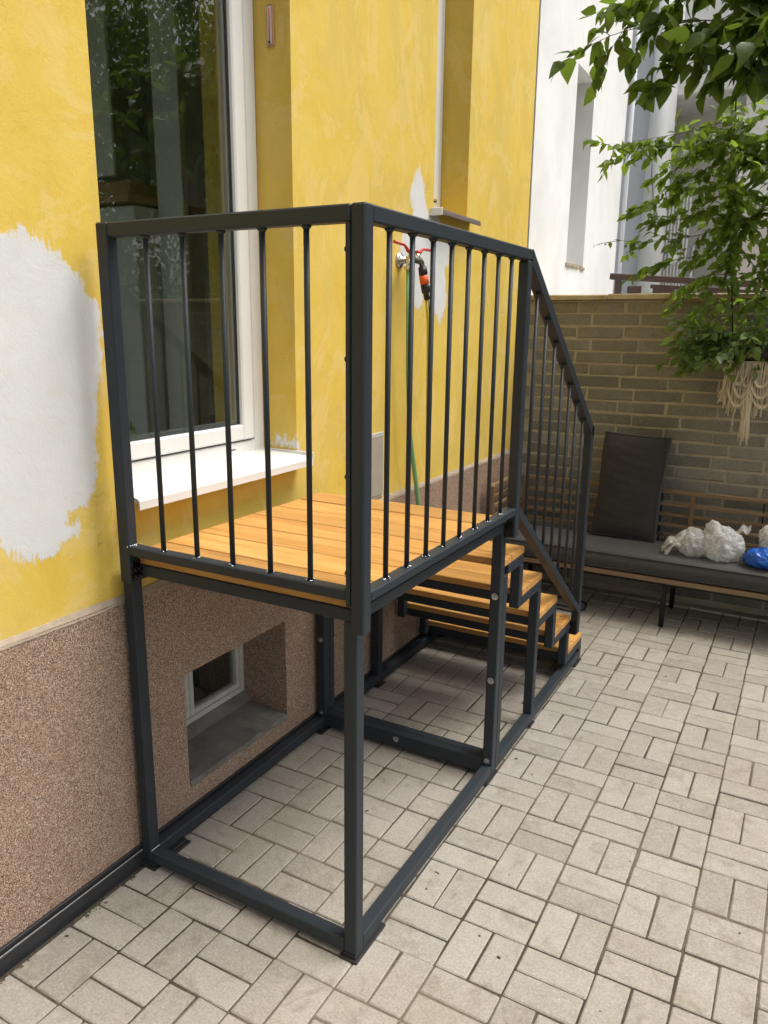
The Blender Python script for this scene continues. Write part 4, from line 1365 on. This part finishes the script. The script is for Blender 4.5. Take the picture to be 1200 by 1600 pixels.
# climbing vine on a cord, above the hanging planter
vine = thing('climbing_vine', 'green climbing vine on a dark cord above the hanging planter', 'vine', (.29, 3.22, 1.7))
vt = MB(); vl = []
vr = random.Random(31)
obj('cord', MB().tube(polyline([(.16, 3.2, 3.3), (.185, 3.2, 2.7), (.205, 3.2, 2.37), (.25, 3.2, 2.03), (.30, 3.2, 1.62)], .08), .0042, 6), M['bolt_black'], vine)
vk = dict(rr=vr, twig_every=.020, twig_len=.14, gap=.014, droop=.4)
for path, leaf in (([(.185, 3.2, 2.72), (.02, 3.17, 2.70), (-.15, 3.13, 2.72), (-.32, 3.10, 2.70), (-.44, 3.1, 2.74)], .052),
                   ([(.20, 3.2, 2.78), (.05, 3.2, 2.80), (-.1, 3.15, 2.78), (-.28, 3.12, 2.76)], .052),
                   ([(.45, 3.2, 2.85), (.25, 3.15, 2.82), (.1, 3.1, 2.80)], .055),
                   ([(.60, 3.2, 2.72), (.42, 3.17, 2.74), (.2, 3.14, 2.72)], .055),
                   ([(.19, 3.2, 2.6), (.32, 3.2, 2.63), (.5, 3.2, 2.6)], .052),
                   ([(.195, 3.2, 2.5), (.05, 3.18, 2.50), (-.12, 3.15, 2.46), (-.27, 3.14, 2.41)], .052),
                   ([(.195, 3.2, 2.55), (.08, 3.2, 2.56), (-.05, 3.2, 2.53)], .05),
                   ([(.2, 3.2, 2.42), (.09, 3.18, 2.38), (-.02, 3.16, 2.34), (-.14, 3.15, 2.33)], .05),
                   ([(.215, 3.2, 2.3), (.06, 3.18, 2.25), (-.10, 3.16, 2.23), (-.27, 3.15, 2.22)], .046),
                   ([(.2, 3.2, 2.45), (.32, 3.2, 2.44), (.45, 3.2, 2.42), (.55, 3.2, 2.45)], .052),
                   ([(.21, 3.2, 2.33), (.33, 3.2, 2.32), (.44, 3.2, 2.27)], .05),
                   ([(.235, 3.2, 2.16), (.10, 3.18, 2.14), (-.05, 3.16, 2.12), (-.17, 3.15, 2.08)], .05),
                   ([(.25, 3.2, 2.03), (.15, 3.2, 2.04), (.05, 3.2, 2.0)], .048),
                   ([(.23, 3.2, 2.2), (.30, 3.18, 2.15), (.36, 3.17, 2.08)], .045),
                   ([(.185, 3.2, 2.7), (.22, 3.16, 2.5), (.24, 3.15, 2.3), (.26, 3.16, 2.1)], .05),
                   ([(.6, 3.2, 2.2), (.5, 3.2, 2.12), (.42, 3.2, 2.05)], .05),
                   ([(.6, 3.2, 2.02), (.52, 3.2, 1.98), (.44, 3.2, 1.93)], .05)):
    sprout(vt, vl, path, .0028, leaf * 1.18, **vk)
for k in range(74):                                       # tangle of short side shoots
    z = vr.choice((vr.uniform(1.85, 2.85), vr.uniform(2.3, 2.85)))
    x = vr.uniform(.0, .62) if z > 2.3 else vr.uniform(.12, .56)
    y = 3.2 + vr.gauss(0, .06)
    L = vr.uniform(.1, .24); a = vr.choice((0, math.pi)) + vr.gauss(0, .7)
    d = Vector((math.cos(a), .4 * math.sin(a), vr.gauss(-.1, .3)))
    sprout(vt, vl, [(x, y, z), Vector((x, y, z)) + d * L * .5, Vector((x, y, z)) + d * L + Vector((0, 0, -.03))], .002, .058, vr, .03, .12, .016, .4)
sprout(vt, vl, [(-.27, 3.15, 2.22), (-.36, 3.15, 2.235), (-.46, 3.15, 2.225)], .0015, .032, vr, .05, .05, .022, .4, .2, .5)
plant_leaves(vine, vl, leaf_set(8, .12, .66), M['vine_leaf'], vr, 295, .8, 'leaf', 'vine_foliage')
obj('stems', vt, M['twig'], vine)

planter = thing('hanging_planter', 'dark hanging bowl planter with cream macrame fringe on the brick wall', 'planter', (.36, 3.3, 1.5))
obj('bowl', MB().lathe([(.02, 0), (.09, .012), (.15, .06), (.175, .12), (.18, .135), (.168, .135), (.16, .12), (.02, .11)], Matrix.Translation((.41, 3.27, 1.49)), 26), M['pot_dark'], planter)
fm = MB(); fmr = random.Random(41)
def strand(x, y, z0, z1, drift, r=.0042):
    p = []
    for k in range(6):
        t = k / 5
        p.append((x + drift * t + .004 * math.sin(6 * t + x * 90), y + .004 * math.sin(5 * t + x * 50), z0 + (z1 - z0) * t))
    fm.tube(p, r, 5)
yy = 3.095
anchors = [.312, .338, .368, .396, .425, .455, .488, .520, .552]
for ai, ax in enumerate(anchors):                          # knotted bundles fanning out below the rod
    nst = 11
    low = [1.34, 1.30, 1.36, 1.31, 1.28, 1.30, 1.36, 1.33, 1.37][ai]
    for k in range(nst):
        o_ = (k / (nst - 1) - .5)
        z1 = low + fmr.uniform(-.035, .03)
        x1 = ax + o_ * fmr.uniform(.035, .06) + (ax - .43) * .18
        p = []
        for q in range(8):
            t = q / 7
            pinch = .35 + .65 * abs(math.sin(3.0 * t * math.pi * .5 + ai))
            p.append((ax + (x1 - ax) * t + o_ * .026 * pinch + .003 * math.sin(9 * t + k * 2.1), yy + .010 * math.cos(k * 1.7 + ai) + .004 * math.sin(7 * t + k), 1.564 + (z1 - 1.564) * t))
        fm.tube(p, .0036 + fmr.uniform(-.0006, .0006), 5)
for a, b, zt, dp in ((.312, .396, 1.52, .07), (.368, .425, 1.49, .05), (.425, .52, 1.50, .06), (.33, .42, 1.47, .09), (.42, .53, 1.46, .08), (.305, .42, 1.43, .10), (.42, .555, 1.42, .09)):
    for q in range(3):
        e = fmr.uniform(-.012, .012)
        pts = [(a + (b - a) * t, yy - .014 - .004 * q, zt + e - q * .006 - (dp + e) * math.sin(math.pi * t) ** .8 + .002 * math.sin(t * 40)) for t in [i_ / 10 for i_ in range(11)]]
        fm.tube(pts, .0036, 5)
for k in range(26):                                        # long central tail
    strand(.41 + fmr.uniform(-.024, .028), yy - .012 + fmr.uniform(-.010, .010), 1.42 + fmr.uniform(-.05, .03), 1.135 + fmr.uniform(-.035, .03), fmr.uniform(-.006, .014), .0037)
strand(.35, yy - .01, 1.36, 1.215, .004, .0036); strand(.302, yy, 1.5, 1.345, -.02, .0036); strand(.47, yy, 1.33, 1.27, -.05, .003)
obj('macrame_fringe', fm, M['cotton'], planter, kind='stuff', label='cream knotted cotton fringe under the bowl')
fb = MB().tube([(.295, yy + .006, 1.563), (.58, yy + .006, 1.566)], .006, 6).tube([(.30, yy + .006, 1.566), (.33, 3.17, 1.62)], .004, 6).tube([(.47, yy + .006, 1.566), (.42, 3.17, 1.62)], .004, 6)
obj('fringe_rod', fb, M['cotton'], planter)
pot_plant = thing('pot_plant', 'bushy light green plant spilling over the hanging bowl', 'plant', (.33, 3.25, 1.6))
pt = MB(); plv = []
ppr = random.Random(51)
for k in range(110):
    a = ppr.uniform(0, 6.28); el = ppr.uniform(-.1, 1.2)
    L = ppr.uniform(.12, .30)
    base = Vector((.35 + .07 * math.cos(a), 3.25 + .05 * math.sin(a), 1.63))
    d = Vector((math.cos(a) * math.cos(el) * 1.05 - .25, math.sin(a) * math.cos(el) * .8 - .2, math.sin(el)))
    sprout(pt, plv, [base, base + d * L * .5, base + d * L + Vector((0, 0, -.07))], .0025, .058, ppr, .05, .07, .026, .6, .25)
plv = [l for l in plv if l[0].y < 3.47]
plant_leaves(pot_plant, plv, leaf_set(8, .12, .62), M['pot_leaf'], ppr, 295, .8, 'leaf', 'pot_foliage')
obj('stems', pt, M['twig'], pot_plant)

# green camouflage cushion just inside the window
cc = MB()
vs, fs = [], []
for j in range(11):
    ph = math.pi * j / 10
    for i in range(16):
        a = 2 * math.pi * i / 16
        k = 1 + .12 * mnoise.noise(Vector((math.cos(a) * 2, math.sin(a) * 2, ph)))
        vs.append((-1.36 + .06 * math.sin(ph) * math.cos(a) * k, .20 + .10 * math.sin(ph) * math.sin(a) * k, 1.35 + .085 * math.cos(ph) * k))
for j in range(10):
    for i in range(16):
        fs.append((j * 16 + i, (j + 1) * 16 + i, (j + 1) * 16 + (i + 1) % 16, j * 16 + (i + 1) % 16))
cc.add(vs, fs, True)
tag(obj('cushion', cc, M['camo']), 'green camouflage cushion on the inside ledge behind the glass', 'cushion')
obj('inner_ledge', MB().box(-1.52, -1.285, W1[0] + .005, W1[1] - .005, 1.21, 1.262, .004), M['room_white'], house)
